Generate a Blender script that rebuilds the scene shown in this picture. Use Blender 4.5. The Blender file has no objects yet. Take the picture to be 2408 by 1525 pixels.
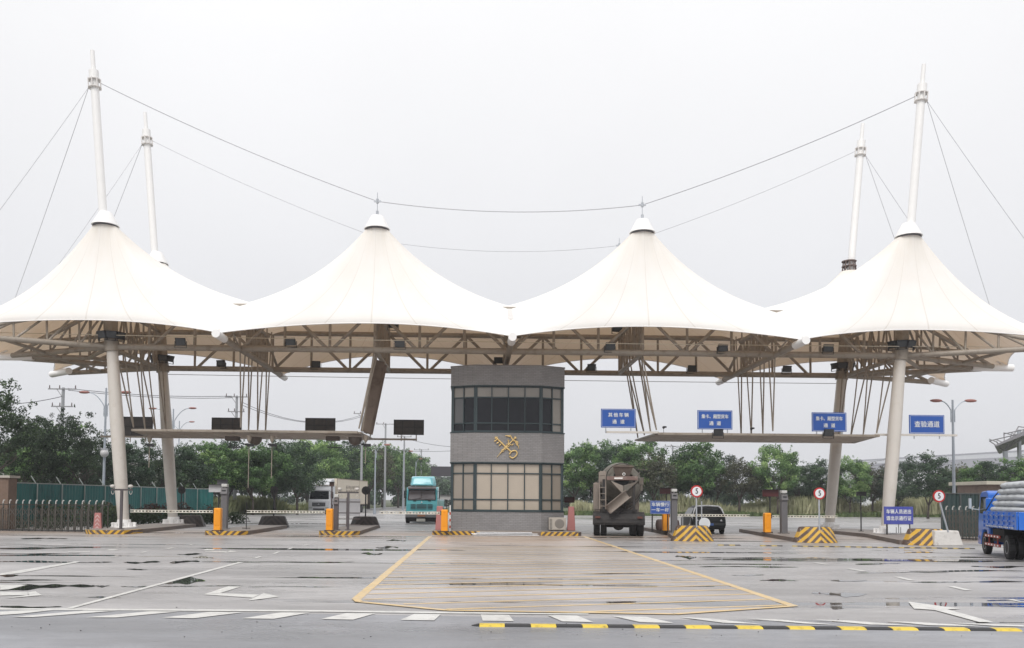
import bpy, math, random
import numpy as np
from mathutils import Vector, Matrix, noise
SC = bpy.context.scene
COL = SC.collection
R = math.radians
PI = math.pi

# ------------------------------------------------------------------ camera
FPX, PX, PY, W0, H0 = 2000.0, 1149.0, 1089.0, 2408.0, 1525.0
CAM = Vector((0, 0, 1.7))
_th, _pi, _ro = R(.9), R(2.5), .0085
_f = Vector((math.sin(_th)*math.cos(_pi), math.cos(_th)*math.cos(_pi), math.sin(_pi)))
_r0 = Vector((math.cos(_th), -math.sin(_th), 0))
_u0 = _r0.cross(_f)
_r = math.cos(_ro)*_r0 + math.sin(_ro)*_u0
_u = math.cos(_ro)*_u0 - math.sin(_ro)*_r0
cd = bpy.data.cameras.new('camera')
cam = bpy.data.objects.new('camera', cd)
COL.objects.link(cam)
cam.matrix_world = Matrix(((_r.x, _u.x, -_f.x, CAM.x), (_r.y, _u.y, -_f.y, CAM.y), (_r.z, _u.z, -_f.z, CAM.z), (0, 0, 0, 1)))
cd.sensor_width = 36
cd.lens = FPX/W0*36
cd.shift_x = (W0/2-PX)/W0
cd.shift_y = (PY-H0/2)/W0
cd.clip_start = .1
cd.clip_end = 3000
SC.camera = cam

# ------------------------------------------------------------------ world, sun, exposure
SUN_EL, SUN_AZ = R(48), R(195)       # azimuth of the sun, clockwise from +Y
world = bpy.data.worlds.new('World')
SC.world = world
world.use_nodes = True
wn, wl = world.node_tree.nodes, world.node_tree.links
wn.clear()
wo = wn.new('ShaderNodeOutputWorld')
bg = wn.new('ShaderNodeBackground')
sky = wn.new('ShaderNodeTexSky')
sky.sky_type = 'NISHITA'
sky.sun_disc = False
sky.sun_elevation = SUN_EL
sky.sun_rotation = SUN_AZ
sky.air_density = 1.0
sky.dust_density = 4.0
bw = wn.new('ShaderNodeHueSaturation')
bw.inputs['Saturation'].default_value = .12
tc = wn.new('ShaderNodeTexCoord')
sx = wn.new('ShaderNodeSeparateXYZ')
rmp = wn.new('ShaderNodeValToRGB')
rmp.color_ramp.elements[0].position = 0.0
rmp.color_ramp.elements[0].color = (6.25, 6.3, 6.55, 1)
rmp.color_ramp.elements[1].position = .52
rmp.color_ramp.elements[1].color = (8.3, 8.3, 8.4, 1)
_e = rmp.color_ramp.elements.new(.2)
_e.color = (6.7, 6.75, 7.0, 1)
cn = wn.new('ShaderNodeTexNoise')
cn.inputs['Scale'].default_value = 2.2
cn.inputs['Detail'].default_value = 4
cm = wn.new('ShaderNodeMapRange')
cm.inputs['To Min'].default_value = .93
cm.inputs['To Max'].default_value = 1.07
mul = wn.new('ShaderNodeVectorMath')
mul.operation = 'SCALE'
mix = wn.new('ShaderNodeMix')
mix.data_type = 'RGBA'
mix.inputs[0].default_value = .93
wl.new(sky.outputs[0], bw.inputs['Color'])
wl.new(tc.outputs['Generated'], sx.inputs[0])
wl.new(sx.outputs['Z'], rmp.inputs[0])
wl.new(tc.outputs['Generated'], cn.inputs['Vector'])
wl.new(cn.outputs['Fac'], cm.inputs['Value'])
wl.new(rmp.outputs['Color'], mul.inputs[0])
wl.new(cm.outputs[0], mul.inputs['Scale'])
wl.new(bw.outputs[0], mix.inputs[6])
wl.new(mul.outputs[0], mix.inputs[7])
wl.new(mix.outputs[2], bg.inputs[0])
bg.inputs[1].default_value = .1
wl.new(bg.outputs[0], wo.inputs[0])
sd = bpy.data.lights.new('sun', 'SUN')
sd.energy = 1.5
sd.angle = R(25)
sd.color = (1, .97, .93)
so = bpy.data.objects.new('sun', sd)
COL.objects.link(so)
_sv = Vector((math.sin(SUN_AZ)*math.cos(SUN_EL), math.cos(SUN_AZ)*math.cos(SUN_EL), math.sin(SUN_EL)))
so.rotation_euler = _sv.to_track_quat('Z', 'Y').to_euler()
so.location = (0, -20, 60)
SC.view_settings.view_transform = 'Standard'
SC.view_settings.look = 'None'
SC.view_settings.gamma = 1
SC.view_settings.exposure = 0.35

# ------------------------------------------------------------------ helpers
def ray(a, b):
    return _f + _r*((a-PX)/FPX) - _u*((b-PY)/FPX)
def at(a, b, Y):
    d = ray(a, b)
    return CAM + d*(Y/d.y)
def gr(a, b, z=0.0):
    d = ray(a, b)
    return CAM + d*((z-CAM.z)/d.z)

MATS = {}
def mat(name, color, rough=.6, metal=0.0, var=.12, scale=3.0, bump=0.0, bscale=40.0, dirt=None, spec=.5, dscale=1.2, dth=.55):
    if name in MATS:
        return MATS[name]
    m = bpy.data.materials.new(name)
    m.use_nodes = True
    n, l = m.node_tree.nodes, m.node_tree.links
    p = n['Principled BSDF']
    p.inputs['Roughness'].default_value = rough
    p.inputs['Metallic'].default_value = metal
    p.inputs['Specular IOR Level'].default_value = spec
    t = n.new('ShaderNodeTexCoord')
    ns = n.new('ShaderNodeTexNoise')
    ns.inputs['Scale'].default_value = scale
    ns.inputs['Detail'].default_value = 6
    l.new(t.outputs['Object'], ns.inputs['Vector'])
    mx = n.new('ShaderNodeMix')
    mx.data_type = 'RGBA'
    c = Vector(color[:3])
    mx.inputs[6].default_value = (*(c*(1-var)), 1)
    mx.inputs[7].default_value = (*[min(1, x) for x in c*(1+var)], 1)
    l.new(ns.outputs['Fac'], mx.inputs[0])
    out = mx.outputs[2]
    if dirt:
        n2 = n.new('ShaderNodeTexNoise')
        n2.inputs['Scale'].default_value = dscale
        n2.inputs['Detail'].default_value = 8
        n2.inputs['Roughness'].default_value = .7
        l.new(t.outputs['Object'], n2.inputs['Vector'])
        cr = n.new('ShaderNodeValToRGB')
        cr.color_ramp.elements[0].position = dth-.05
        cr.color_ramp.elements[1].position = dth+.18
        l.new(n2.outputs['Fac'], cr.inputs[0])
        m2 = n.new('ShaderNodeMix')
        m2.data_type = 'RGBA'
        m2.inputs[7].default_value = (*dirt[:3], 1)
        l.new(cr.outputs['Color'], m2.inputs[0])
        l.new(out, m2.inputs[6])
        out = m2.outputs[2]
    l.new(out, p.inputs['Base Color'])
    if bump:
        n3 = n.new('ShaderNodeTexNoise')
        n3.inputs['Scale'].default_value = bscale
        l.new(t.outputs['Object'], n3.inputs['Vector'])
        b = n.new('ShaderNodeBump')
        b.inputs['Strength'].default_value = bump
        b.inputs['Distance'].default_value = .02
        l.new(n3.outputs['Fac'], b.inputs['Height'])
        l.new(b.outputs[0], p.inputs['Normal'])
    MATS[name] = m
    return m

class MB:
    def __init__(s):
        s.v, s.f, s.m = [], [], []
    def add(s, vs, fs, mi=0, M=None):
        o = len(s.v)
        for p in vs:
            p = Vector(p)
            s.v.append(M @ p if M else p)
        for f in fs:
            s.f.append([i+o for i in f])
            s.m.append(mi)
        return s
    def box(s, c, d, mi=0, rz=0, M=None):
        x, y, z = d[0]/2, d[1]/2, d[2]/2
        vs = [(-x,-y,-z),(x,-y,-z),(x,y,-z),(-x,y,-z),(-x,-y,z),(x,-y,z),(x,y,z),(-x,y,z)]
        T = Matrix.Translation(c) @ Matrix.Rotation(rz, 4, 'Z')
        if M: T = M @ T
        return s.add(vs, [(0,3,2,1),(4,5,6,7),(0,1,5,4),(1,2,6,5),(2,3,7,6),(3,0,4,7)], mi, T)
    def b2(s, lo, hi, mi=0):
        lo, hi = Vector(lo), Vector(hi)
        return s.box((lo+hi)/2, hi-lo, mi)
    def tube(s, a, b, r0, r1=None, n=8, mi=0, cap=True):
        a, b = Vector(a), Vector(b)
        r1 = r0 if r1 is None else r1
        d = (b-a).normalized()
        q = d.to_track_quat('Z', 'Y').to_matrix()
        vs = []
        for p, rr in ((a, r0), (b, r1)):
            for k in range(n):
                t = 2*PI*k/n
                vs.append(p + q @ Vector((rr*math.cos(t), rr*math.sin(t), 0)))
        fs = [(k, (k+1) % n, n+(k+1) % n, n+k) for k in range(n)]
        if cap:
            fs += [tuple(range(n))[::-1], tuple(range(n, 2*n))]
        return s.add(vs, fs, mi)
    def bar(s, a, b, w, h, mi=0):
        a, b = Vector(a), Vector(b)
        d = b-a
        q = d.to_track_quat('Y', 'Z').to_matrix().to_4x4()
        return s.box((0, 0, 0), (w, d.length, h), mi, 0, Matrix.Translation((a+b)/2) @ q)
    def path(s, pts, r, n=6, mi=0):
        for a, b in zip(pts[:-1], pts[1:]):
            s.tube(a, b, r, r, n, mi)
        return s
    def lathe(s, prof, n=24, M=None, mi=0, cap=True):
        vs, fs = [], []
        for (r, h) in prof:
            for k in range(n):
                t = 2*PI*k/n
                vs.append((r*math.cos(t), r*math.sin(t), h))
        for i in range(len(prof)-1):
            for k in range(n):
                fs.append((i*n+k, i*n+(k+1) % n, (i+1)*n+(k+1) % n, (i+1)*n+k))
        if cap:
            fs.append(tuple(range(n))[::-1])
            fs.append(tuple(range((len(prof)-1)*n, len(prof)*n)))
        return s.add(vs, fs, mi, M)
    def prism(s, poly, z0, z1, mi=0, M=None):
        n = len(poly)
        vs = [(p[0], p[1], z0) for p in poly] + [(p[0], p[1], z1) for p in poly]
        fs = [tuple(range(n))[::-1], tuple(range(n, 2*n))] + [(k, (k+1) % n, n+(k+1) % n, n+k) for k in range(n)]
        return s.add(vs, fs, mi, M)
    def side(s, poly, x0, x1, mi=0, inset=0.0):
        """poly in (y,z), extruded along x"""
        n = len(poly)
        vs = [(x0, p[0], p[1]) for p in poly] + [(x1, p[0], p[1]) for p in poly]
        fs = [tuple(range(n)), tuple(range(n, 2*n))[::-1]] + [((k+1) % n, k, n+k, n+(k+1) % n) for k in range(n)]
        return s.add(vs, fs, mi)
    def front(s, poly, y0, y1, mi=0):
        """poly in (x,z), extruded along y"""
        n = len(poly)
        vs = [(p[0], y0, p[1]) for p in poly] + [(p[0], y1, p[1]) for p in poly]
        fs = [tuple(range(n)), tuple(range(n, 2*n))[::-1]] + [((k+1) % n, k, n+k, n+(k+1) % n) for k in range(n)]
        return s.add(vs, fs, mi)
    def sphere(s, c, r, n=10, mi=0, sc=(1, 1, 1)):
        prof = [(max(1e-4, r*math.sin(PI*k/n)), -r*math.cos(PI*k/n)) for k in range(n+1)]
        return s.lathe(prof, n*2, Matrix.Translation(c) @ Matrix.Diagonal((*sc, 1)), mi)
    def build(s, name, mats, parent=None, smooth=False, bevel=0, world=False, seg=2):
        me = bpy.data.meshes.new(name)
        off = Vector((0, 0, 0))
        if world and parent:
            p = parent
            while p:
                off += Vector(p.location)
                p = p.parent
        me.from_pydata([v-off for v in s.v], [], s.f)
        if not isinstance(mats, (list, tuple)):
            mats = [mats]
        for m in mats:
            me.materials.append(m)
        me.polygons.foreach_set('material_index', s.m)
        if smooth:
            me.shade_smooth()
            if smooth is not True:
                me.set_sharp_from_angle(angle=R(smooth))
        me.validate()
        o = bpy.data.objects.new(name, me)
        COL.objects.link(o)
        o.parent = parent
        if bevel:
            bv = o.modifiers.new('bevel', 'BEVEL')
            bv.width = bevel
            bv.segments = seg
            bv.limit_method = 'ANGLE'
            bv.angle_limit = R(35)
            bv.harden_normals = False
        return o

def tag(o, label=None, cat=None, group=None, kind=None):
    if label: o['label'] = label
    if cat: o['category'] = cat
    if group: o['group'] = group
    if kind: o['kind'] = kind
    return o
def thing(name, label, cat, loc=(0, 0, 0), rz=0, group=None):
    o = bpy.data.objects.new(name, None)
    o.empty_display_size = .3
    COL.objects.link(o)
    o.location = loc
    o.rotation_euler = (0, 0, rz)
    return tag(o, label, cat, group)
def dup(root, loc, rz=None, label=None, group=None, scale=None):
    def cp(o, par):
        c = o.copy()
        COL.objects.link(c)
        c.parent = par
        for ch in list(o.children):
            cp(ch, c)
        return c
    c = cp(root, None)
    c.location = loc
    if rz is not None: c.rotation_euler = (0, 0, rz)
    if label: c['label'] = label
    if group: c['group'] = group
    if scale: c.scale = scale
    return c
def struct(name, mb, m, **k):
    o = mb.build(name, m, None, **k)
    o['kind'] = 'structure'
    return o
def text(name, s, size, m, parent, M, bold=.0, depth=.006, align='CENTER', sx=1.0, spacing=1.0):
    cu = bpy.data.curves.new(name, 'FONT')
    cu.body = s
    cu.size = size
    cu.align_x = align
    cu.align_y = 'CENTER'
    cu.extrude = depth
    cu.space_character = spacing
    cu.resolution_u = 3
    to = bpy.data.objects.new('tmp', cu)
    COL.objects.link(to)
    dg = bpy.context.evaluated_depsgraph_get()
    me0 = bpy.data.meshes.new_from_object(to.evaluated_get(dg))
    bpy.data.objects.remove(to)
    mb = MB()
    shifts = [(0, 0)] if not bold else [(0, 0), (bold, 0), (-bold, .0), (0, bold*.7), (0, -bold*.7)]
    for k, (dx, dy) in enumerate(shifts):
        mb.add([(v.co.x*sx+dx, v.co.y+dy, v.co.z+.0006*k) for v in me0.vertices], [tuple(p.vertices) for p in me0.polygons], 0, M)
    return mb.build(name, m, parent)
FACE = Matrix.Rotation(R(90), 4, 'X')       # text plane facing -Y

# ------------------------------------------------------------------ materials
M_steel = mat('painted_steel_tan', (.30, .26, .215), .5, var=.12, dirt=(.15, .115, .085), dscale=2.5, dth=.56)
M_mast = mat('mast_paint', (.58, .545, .50), .45, var=.06, dirt=(.50, .45, .39), dscale=1.6, dth=.6)
M_mastw = mat('mast_paint_white', (.84, .83, .82), .45, var=.04)
M_cable = mat('cable_steel', (.36, .36, .38), .4, .6)
M_cablel = mat('cable_pale', (.62, .56, .45), .4, .2)
M_dark = mat('dark_housing', (.02, .02, .022), .45)
M_white = mat('white_paint', (.78, .78, .77), .4, var=.06)
M_grey = mat('grey_metal', (.3, .3, .31), .4, .5)
M_galv = mat('galvanised', (.45, .47, .5), .45, .6, var=.1)
M_conc = mat('concrete', (.33, .31, .29), .8, var=.2, bump=.3, dirt=(.2, .18, .15))
M_orange = mat('orange_enamel', (.85, .33, .012), .35, var=.06, dirt=(.5, .2, .03), dscale=3, dth=.66)
M_black = mat('black_rubber', (.016, .016, .017), .75, var=.3, bump=.2)
M_blue = mat('sign_blue', (.018, .085, .36), .35, var=.1)
M_letter = mat('letter_silver', (.66, .68, .70), .4, var=.08)
M_red = mat('sign_red', (.45, .02, .02), .4)
M_asphalt_y = mat('road_yellow', (.72, .52, .25), .35, var=.2, scale=2, dirt=(.50, .44, .38), dscale=4.5, dth=.52)
M_roadw = mat('road_white', (.72, .71, .68), .3, var=.1, scale=5, dirt=(.44, .43, .42), dscale=4.5, dth=.54)
M_glassd = mat('dark_glass', (.012, .014, .017), .06, var=.1)

def chevmat(name, sign, freq, ca, cb, usex=True, ax='X', pale=None):
    m = bpy.data.materials.new(name)
    m.use_nodes = True
    n, l = m.node_tree.nodes, m.node_tree.links
    p = n['Principled BSDF']
    p.inputs['Roughness'].default_value = .55
    t = n.new('ShaderNodeTexCoord')
    s = n.new('ShaderNodeSeparateXYZ')
    l.new(t.outputs['Object'], s.inputs[0])
    a = n.new('ShaderNodeMath'); a.operation = 'ABSOLUTE' if usex else 'MULTIPLY'
    a.inputs[1].default_value = 1
    l.new(s.outputs[ax], a.inputs[0])
    b = n.new('ShaderNodeMath'); b.operation = 'MULTIPLY_ADD'
    b.inputs[1].default_value = sign
    l.new(s.outputs['Z'], b.inputs[0]); l.new(a.outputs[0], b.inputs[2])
    c = n.new('ShaderNodeMath'); c.operation = 'MULTIPLY'; c.inputs[1].default_value = freq
    l.new(b.outputs[0], c.inputs[0])
    d = n.new('ShaderNodeMath'); d.operation = 'FRACT'
    l.new(c.outputs[0], d.inputs[0])
    e = n.new('ShaderNodeMath'); e.operation = 'GREATER_THAN'; e.inputs[1].default_value = .5
    l.new(d.outputs[0], e.inputs[0])
    mx = n.new('ShaderNodeMix'); mx.data_type = 'RGBA'
    mx.inputs[6].default_value = (*ca, 1); mx.inputs[7].default_value = (*cb, 1)
    l.new(e.outputs[0], mx.inputs[0])
    ns = n.new('ShaderNodeTexNoise'); ns.inputs['Scale'].default_value = 6; ns.inputs['Detail'].default_value = 8
    ns.inputs['Roughness'].default_value = .7
    l.new(t.outputs['Object'], ns.inputs['Vector'])
    cr = n.new('ShaderNodeValToRGB')
    cr.color_ramp.elements[0].position = .56; cr.color_ramp.elements[1].position = .64
    l.new(ns.outputs['Fac'], cr.inputs[0])
    m2 = n.new('ShaderNodeMix'); m2.data_type = 'RGBA'
    m2.inputs[7].default_value = (*(pale or (.25, .21, .17)), 1)
    l.new(cr.outputs['Color'], m2.inputs[0]); l.new(mx.outputs[2], m2.inputs[6])
    l.new(m2.outputs[2], p.inputs['Base Color'])
    return m
YEL, BRN = (.62, .36, .035), (.10, .065, .05)
M_chev = chevmat('planter_chevrons', 1.0, 3.4, BRN, YEL, pale=(.42, .35, .28))
M_kerbstripe = chevmat('kerb_chevrons', -1.0, 3.4, YEL, BRN)

# ================================================================== SETTING
def ground_material(name, base, tan=None, puddles=True, tanw=6.0):
    m = bpy.data.materials.new(name)
    m.use_nodes = True
    n, l = m.node_tree.nodes, m.node_tree.links
    p = n['Principled BSDF']
    t = n.new('ShaderNodeTexCoord')
    def N(scale, detail, mapping=None, rough=.6):
        x = n.new('ShaderNodeTexNoise')
        x.inputs['Scale'].default_value = scale
        x.inputs['Detail'].default_value = detail
        x.inputs['Roughness'].default_value = rough
        if mapping:
            mp = n.new('ShaderNodeMapping')
            mp.inputs['Scale'].default_value = mapping
            l.new(t.outputs['Object'], mp.inputs[0])
            l.new(mp.outputs[0], x.inputs['Vector'])
        else:
            l.new(t.outputs['Object'], x.inputs['Vector'])
        return x
    def ramp(src, a, b, c0=(0, 0, 0, 1), c1=(1, 1, 1, 1)):
        x = n.new('ShaderNodeValToRGB')
        x.color_ramp.elements[0].position = a; x.color_ramp.elements[1].position = b
        x.color_ramp.elements[0].color = c0; x.color_ramp.elements[1].color = c1
        l.new(src, x.inputs[0])
        return x
    def mixc(fac, a, b):
        x = n.new('ShaderNodeMix'); x.data_type = 'RGBA'
        l.new(fac, x.inputs[0])
        for s, i in ((a, 6), (b, 7)):
            if isinstance(s, tuple): x.inputs[i].default_value = (*s, 1)
            else: l.new(s, x.inputs[i])
        return x.outputs[2]
    def mth(op, a, b, c=None):
        x = n.new('ShaderNodeMath'); x.operation = op
        for i, s in enumerate((a, b, c)):
            if s is None: continue
            if isinstance(s, (int, float)): x.inputs[i].default_value = s
            else: l.new(s, x.inputs[i])
        return x.outputs[0]
    b = Vector(base)
    fine = N(35, 6, rough=.8)
    big = N(.35, 7, (.35, 1.0, 1), .65)
    c = mixc(fine.outputs['Fac'], tuple(b*.72), tuple(b*1.28))
    mid = N(3.2, 8, (.45, 1.4, 1), .75)
    c = mixc(ramp(mid.outputs['Fac'], .42, .60).outputs[0], c, tuple(b*.80))
    spk = N(60, 3)
    c = mixc(ramp(spk.outputs['Fac'], .60, .68).outputs[0], c, tuple(b*.55))
    c2 = mixc(ramp(big.outputs['Fac'], .38, .62).outputs[0], c, tuple(b*.60))
    # damp / dry roughness
    damp = ramp(N(.5, 6, (.25, 1, 1), .7).outputs['Fac'], .38, .62)
    rough = mixc(damp.outputs[0], (.24,)*3, (.50,)*3)
    if puddles:
        pn = N(.42, 5, (.13, 1.3, 1), .62)
        pm = ramp(pn.outputs["Fac"], .60, .612)
        # water standing along the construction joints that cross the yard
        sp = n.new('ShaderNodeSeparateXYZ'); l.new(t.outputs['Object'], sp.inputs[0])
        wob = N(.25, 3, (1, .1, 1))
        yy = mth('MULTIPLY_ADD', wob.outputs['Fac'], .5, sp.outputs['Y'])
        fr = mth('FRACT', mth('MULTIPLY', yy, 1/6.2), 0)
        wn_ = N(.6, 4, (.35, .6, 1))
        wid = mth('MULTIPLY_ADD', wn_.outputs['Fac'], .26, -.122)
        jl = mth('LESS_THAN', fr, wid)
        pmx = mth('MAXIMUM', pm.outputs[0], jl)
        rough = mixc(pmx, rough, (.02,)*3)
        c2 = mixc(pmx, c2, tuple(b*.10))
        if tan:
            # lane mud plus warm reflection of the canopy underside, painted into the colour
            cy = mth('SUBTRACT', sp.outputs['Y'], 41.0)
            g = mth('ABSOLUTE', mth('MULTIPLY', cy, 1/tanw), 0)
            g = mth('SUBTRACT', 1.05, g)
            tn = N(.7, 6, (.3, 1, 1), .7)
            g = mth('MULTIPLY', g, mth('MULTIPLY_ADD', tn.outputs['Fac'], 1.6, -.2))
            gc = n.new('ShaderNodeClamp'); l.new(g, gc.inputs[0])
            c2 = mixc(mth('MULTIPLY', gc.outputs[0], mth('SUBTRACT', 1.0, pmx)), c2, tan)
    l.new(c2, p.inputs['Base Color'])
    l.new(rough, p.inputs['Roughness'])
    bp = n.new('ShaderNodeBump')
    bp.inputs['Distance'].default_value = .006
    if puddles:
        st = mth('SUBTRACT', 1.0, pmx)
        l.new(mth('MULTIPLY', st, .5), bp.inputs['Strength'])
    else:
        bp.inputs['Strength'].default_value = .5
    l.new(fine.outputs['Fac'], bp.inputs['Height'])
    l.new(bp.outputs[0], p.inputs['Normal'])
    return m

M_ground = mat('grass_ground', (.07, .085, .035), .9, var=.4, scale=.6, bump=.5)
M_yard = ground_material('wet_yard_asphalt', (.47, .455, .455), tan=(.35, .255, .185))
M_tan = ground_material('tan_tinted_asphalt', (.55, .51, .495), tan=(.50, .335, .205), tanw=12.0)  # tan towards the booth: mud and a painted-in canopy reflection
M_road = ground_material('road_asphalt', (.33, .335, .36), puddles=False)

g = MB(); g.add([(-900, -300, -.012), (900, -300, -.012), (900, 1500, -.012), (-900, 1500, -.012)], [(0, 1, 2, 3)])
struct('ground', g, M_ground)
# wet yard, reaching to the verges beyond the gate
vL, vR = 82.5, 104.5
g = MB(); g.add([(-120, -30, 0), (160, -30, 0), (160, 112, 0), (60, 107.5, 0), (20, 103, 0), (-6, 112, 0), (-6, 260, 0), (-17, 240, 0), (-20, 118, 0), (-20, 92, 0), (-26, 79, 0), (-30, 62, 0), (-24, 46, 0), (-120, 41.5, 0)], [tuple(range(14))])
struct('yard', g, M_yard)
g = MB()
stop_a, stop_b = gr(-60, 1431.5), gr(2480, 1473)
dirv = (stop_b-stop_a).normalized()
pa, pb = stop_a-dirv*60, stop_b+dirv*60
g.add([(pa.x, -30, .004), (pb.x, -30, .004), (pb.x, pb.y, .004), (pa.x, pa.y, .004)], [(0, 1, 2, 3)])
struct('road', g, M_road)

def c1(x, y): return gr(x*.3406, 1230.3+y*.3406)
def c2(x, y): return gr(757.1+x*.3406, 1230.3+y*.3406)
def c3(x, y): return gr(1587.4+x*.3406, 1230.3+y*.3406)
# tan hatched triangle in front of the booth
TL, TR = gr(1012, 1262), gr(1372, 1262)
BL, BB, BC, BR = gr(838, 1411), gr(1051, 1437), gr(1587, 1446), gr(1866, 1427)
g = MB()
poly = [TL, BL, gr(845, 1417), BB, BC, BR, TR]
g.add([(p.x, p.y, .008) for p in poly], [tuple(range(len(poly)))])
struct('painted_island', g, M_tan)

def sheet(mb, pts, z):
    n = len(pts)
    vs = [(p.x, p.y, z) for p in pts]
    a = sum(vs[i][0]*vs[(i+1) % n][1]-vs[(i+1) % n][0]*vs[i][1] for i in range(n))
    mb.add(vs, [tuple(range(n)) if a > 0 else tuple(range(n))[::-1]])
wm = MB()
Z1 = .009
for P in ([(0, 351), (0, 364), (150, 347), (470, 287), (555, 270), (520, 268)],
          [(455, 592), (505, 592), (1685, 272), (1645, 272)],
          [(1405, 497), (1575, 440), (1665, 442), (1510, 490)], [(1405, 497), (1512, 488), (1790, 498), (1745, 520)],
          [(1710, 540), (1820, 487), (1930, 512)],
          [(0, 430), (190, 430), (60, 462), (0, 466)], [(0, 480), (190, 482), (200, 500), (0, 505)], [(190, 500), (195, 482), (245, 476), (290, 502), (20, 526)],
          [(1400, 190), (1425, 180), (1490, 181), (1470, 191)], [(1415, 195), (1570, 198), (1560, 206), (1420, 200)], [(1550, 208), (1590, 193), (1645, 199)],
          [(720, 192), (760, 184), (830, 184), (790, 192)], [(470, 200), (620, 197), (625, 202), (470, 204)]):
    sheet(wm, [c1(*q) for q in P], Z1)
for x0, y0, x1, y1 in ((1745, 246, 1815, 232), (1878, 214, 1938, 200), (1978, 183, 2032, 172), (2080, 158, 2145, 150), (960, 207, 1030, 197), (1140, 181, 1205, 172), (1285, 156, 1340, 150), (750, 238, 830, 230), (510, 152, 565, 147)):
    w = (x1-x0)*.35
    sheet(wm, [c1(x0, y1+ (y0-y1)), c1(x0+w, y0), c1(x1, y1), c1(x1-w, y1)], Z1)
# stop line and give-way dashes
for a, b, c_, d in (((0, 592), (2222, 606), (2222, 618), (0, 602)),):
    sheet(wm, [c1(-60, 591), c1(2222, 606), c1(2222, 617), c1(-60, 602)], Z1)
sheet(wm, [c2(0, 606), c2(865, 618), c2(1840, 629), c2(1840, 637), c2(865, 629), c2(0, 617)], Z1)
for P in ([(0, 618), (170, 608), (380, 606), (150, 632), (0, 642), (-60, 642)], [(80, 655), (230, 656), (810, 612), (580, 611)], [(590, 658), (800, 659), (1240, 617), (1040, 615)],
          [(1120, 660), (1340, 664), (1680, 623), (1450, 620)], [(1670, 665), (1890, 668), (2140, 625), (1940, 623)]):
    sheet(wm, [c1(*q) for q in P], Z1+.004)
for P in ([(-7, 669), (215, 674), (370, 630), (170, 628)], [(543, 675), (775, 679), (820, 636), (640, 633)], [(1110, 681), (1325, 684), (1290, 640), (1095, 637)],
          [(1660, 686), (1875, 691), (1760, 645), (1555, 641)], [(2200, 692), (2430, 697), (2240, 654), (2010, 649)]):
    sheet(wm, [c2(*q) for q in P], Z1+.004)
for P in ([(330, 695), (600, 705), (240, 665), (30, 655)], [(890, 700), (1125, 710), (720, 672), (500, 665)], [(1350, 708), (1670, 716), (1200, 680), (960, 672)],
          [(1750, 712), (2150, 721), (1700, 692), (1460, 683)], [(1890, 694), (2408, 712), (2408, 722), (2200, 716)],
          [(1610, 548), (1970, 597), (1880, 602), (2200, 690), (2100, 690), (1790, 606), (1650, 597)]):
    sheet(wm, [c3(*q) for q in P], Z1+.004)
for x0, y0, x1, y1 in ((475, 183, 525, 190), (620, 209, 685, 218), (950, 276, 1075, 290), (1180, 318, 1335, 336), (1510, 374, 1655, 398), (1880, 440, 2050, 467), (1520, 205, 1592, 212), (1700, 230, 1790, 238), (2290, 530, 2420, 548)):
    w = (x1-x0)*.3
    sheet(wm, [c3(x0, y0), c3(x0+w, y0), c3(x1, y1), c3(x1-w, y1)], Z1)
struct('white_road_markings', wm, M_roadw)
ym = MB()
def line2(a, b, w, z=.012):
    a, b = Vector((a.x, a.y, 0)), Vector((b.x, b.y, 0))
    d = (b-a).normalized()
    nrm = Vector((-d.y, d.x, 0))*w/2
    sheet(ym, [a-nrm, b-nrm, b+nrm, a+nrm], z)
line2(TL, BL, .17)
line2(TR, BR, .17)
for a, b in zip([BL, gr(845, 1417), BB, BC], [gr(845, 1417), BB, BC, BR]):
    line2(a, b, .13, .0125)
def isect(p, d, a, b):
    e = b-a
    det = d.x*(-e.y)+e.x*d.y
    t = ((a.x-p.x)*(-e.y)+e.x*(a.y-p.y))/det
    s = (d.x*(a.y-p.y)-d.y*(a.x-p.x))/det
    return s, p+d*t
h0, h1 = gr(1050, 1434.6), gr(1809, 1411)
hd = (h1-h0).normalized()
k = -1
while True:
    p = h0+Vector((0, .82*k, 0))
    if p.y > 31: break
    hits = []
    for a, b in ((TL, BL), (TR, BR), (BB, BC), (BC, BR), (BL, BB)):
        s, q = isect(p, hd, a, b)
        if 0 <= s <= 1: hits.append(q)
    hits.sort(key=lambda q: q.x)
    if len(hits) >= 2 and (hits[-1]-hits[0]).length > .5:
        q0, q1 = hits[0], hits[-1]
        line2(q0+hd*.1, q1-hd*.1, .11, .0118)
    k += 1
struct('yellow_road_markings', ym, M_asphalt_y)

# standing water
M_water = mat('puddle_water', (.035, .035, .034), .02, var=.2)
def puddle(f, x0, x1, y, h, seed):
    rn = random.Random(seed)
    n_ = 26
    up, lo = [], []
    w1, w2 = rn.uniform(1.5, 3.5), rn.uniform(4, 8)
    for k in range(n_+1):
        t_ = k/n_
        e = math.sin(PI*t_)**.55
        a_ = h*.5*e*(.75+.35*math.sin(w1*t_*PI+seed)+.2*math.sin(w2*t_*PI))
        c_ = y+h*.25*math.sin(w1*t_*2+seed*2)
        up.append((x0+(x1-x0)*t_, c_-abs(a_)*1.0)); lo.append((x0+(x1-x0)*t_, c_+abs(a_)*.9))
    mb = MB()
    U = [f(*q) for q in up]; Lw = [f(*q) for q in lo]
    for k in range(n_):
        q = [Lw[k], Lw[k+1], U[k+1], U[k]]
        mb.add([(p.x, p.y, .0055) for p in q], [(0, 1, 2, 3)])
    o = mb.build('puddle', M_water); o['kind'] = 'structure'
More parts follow.
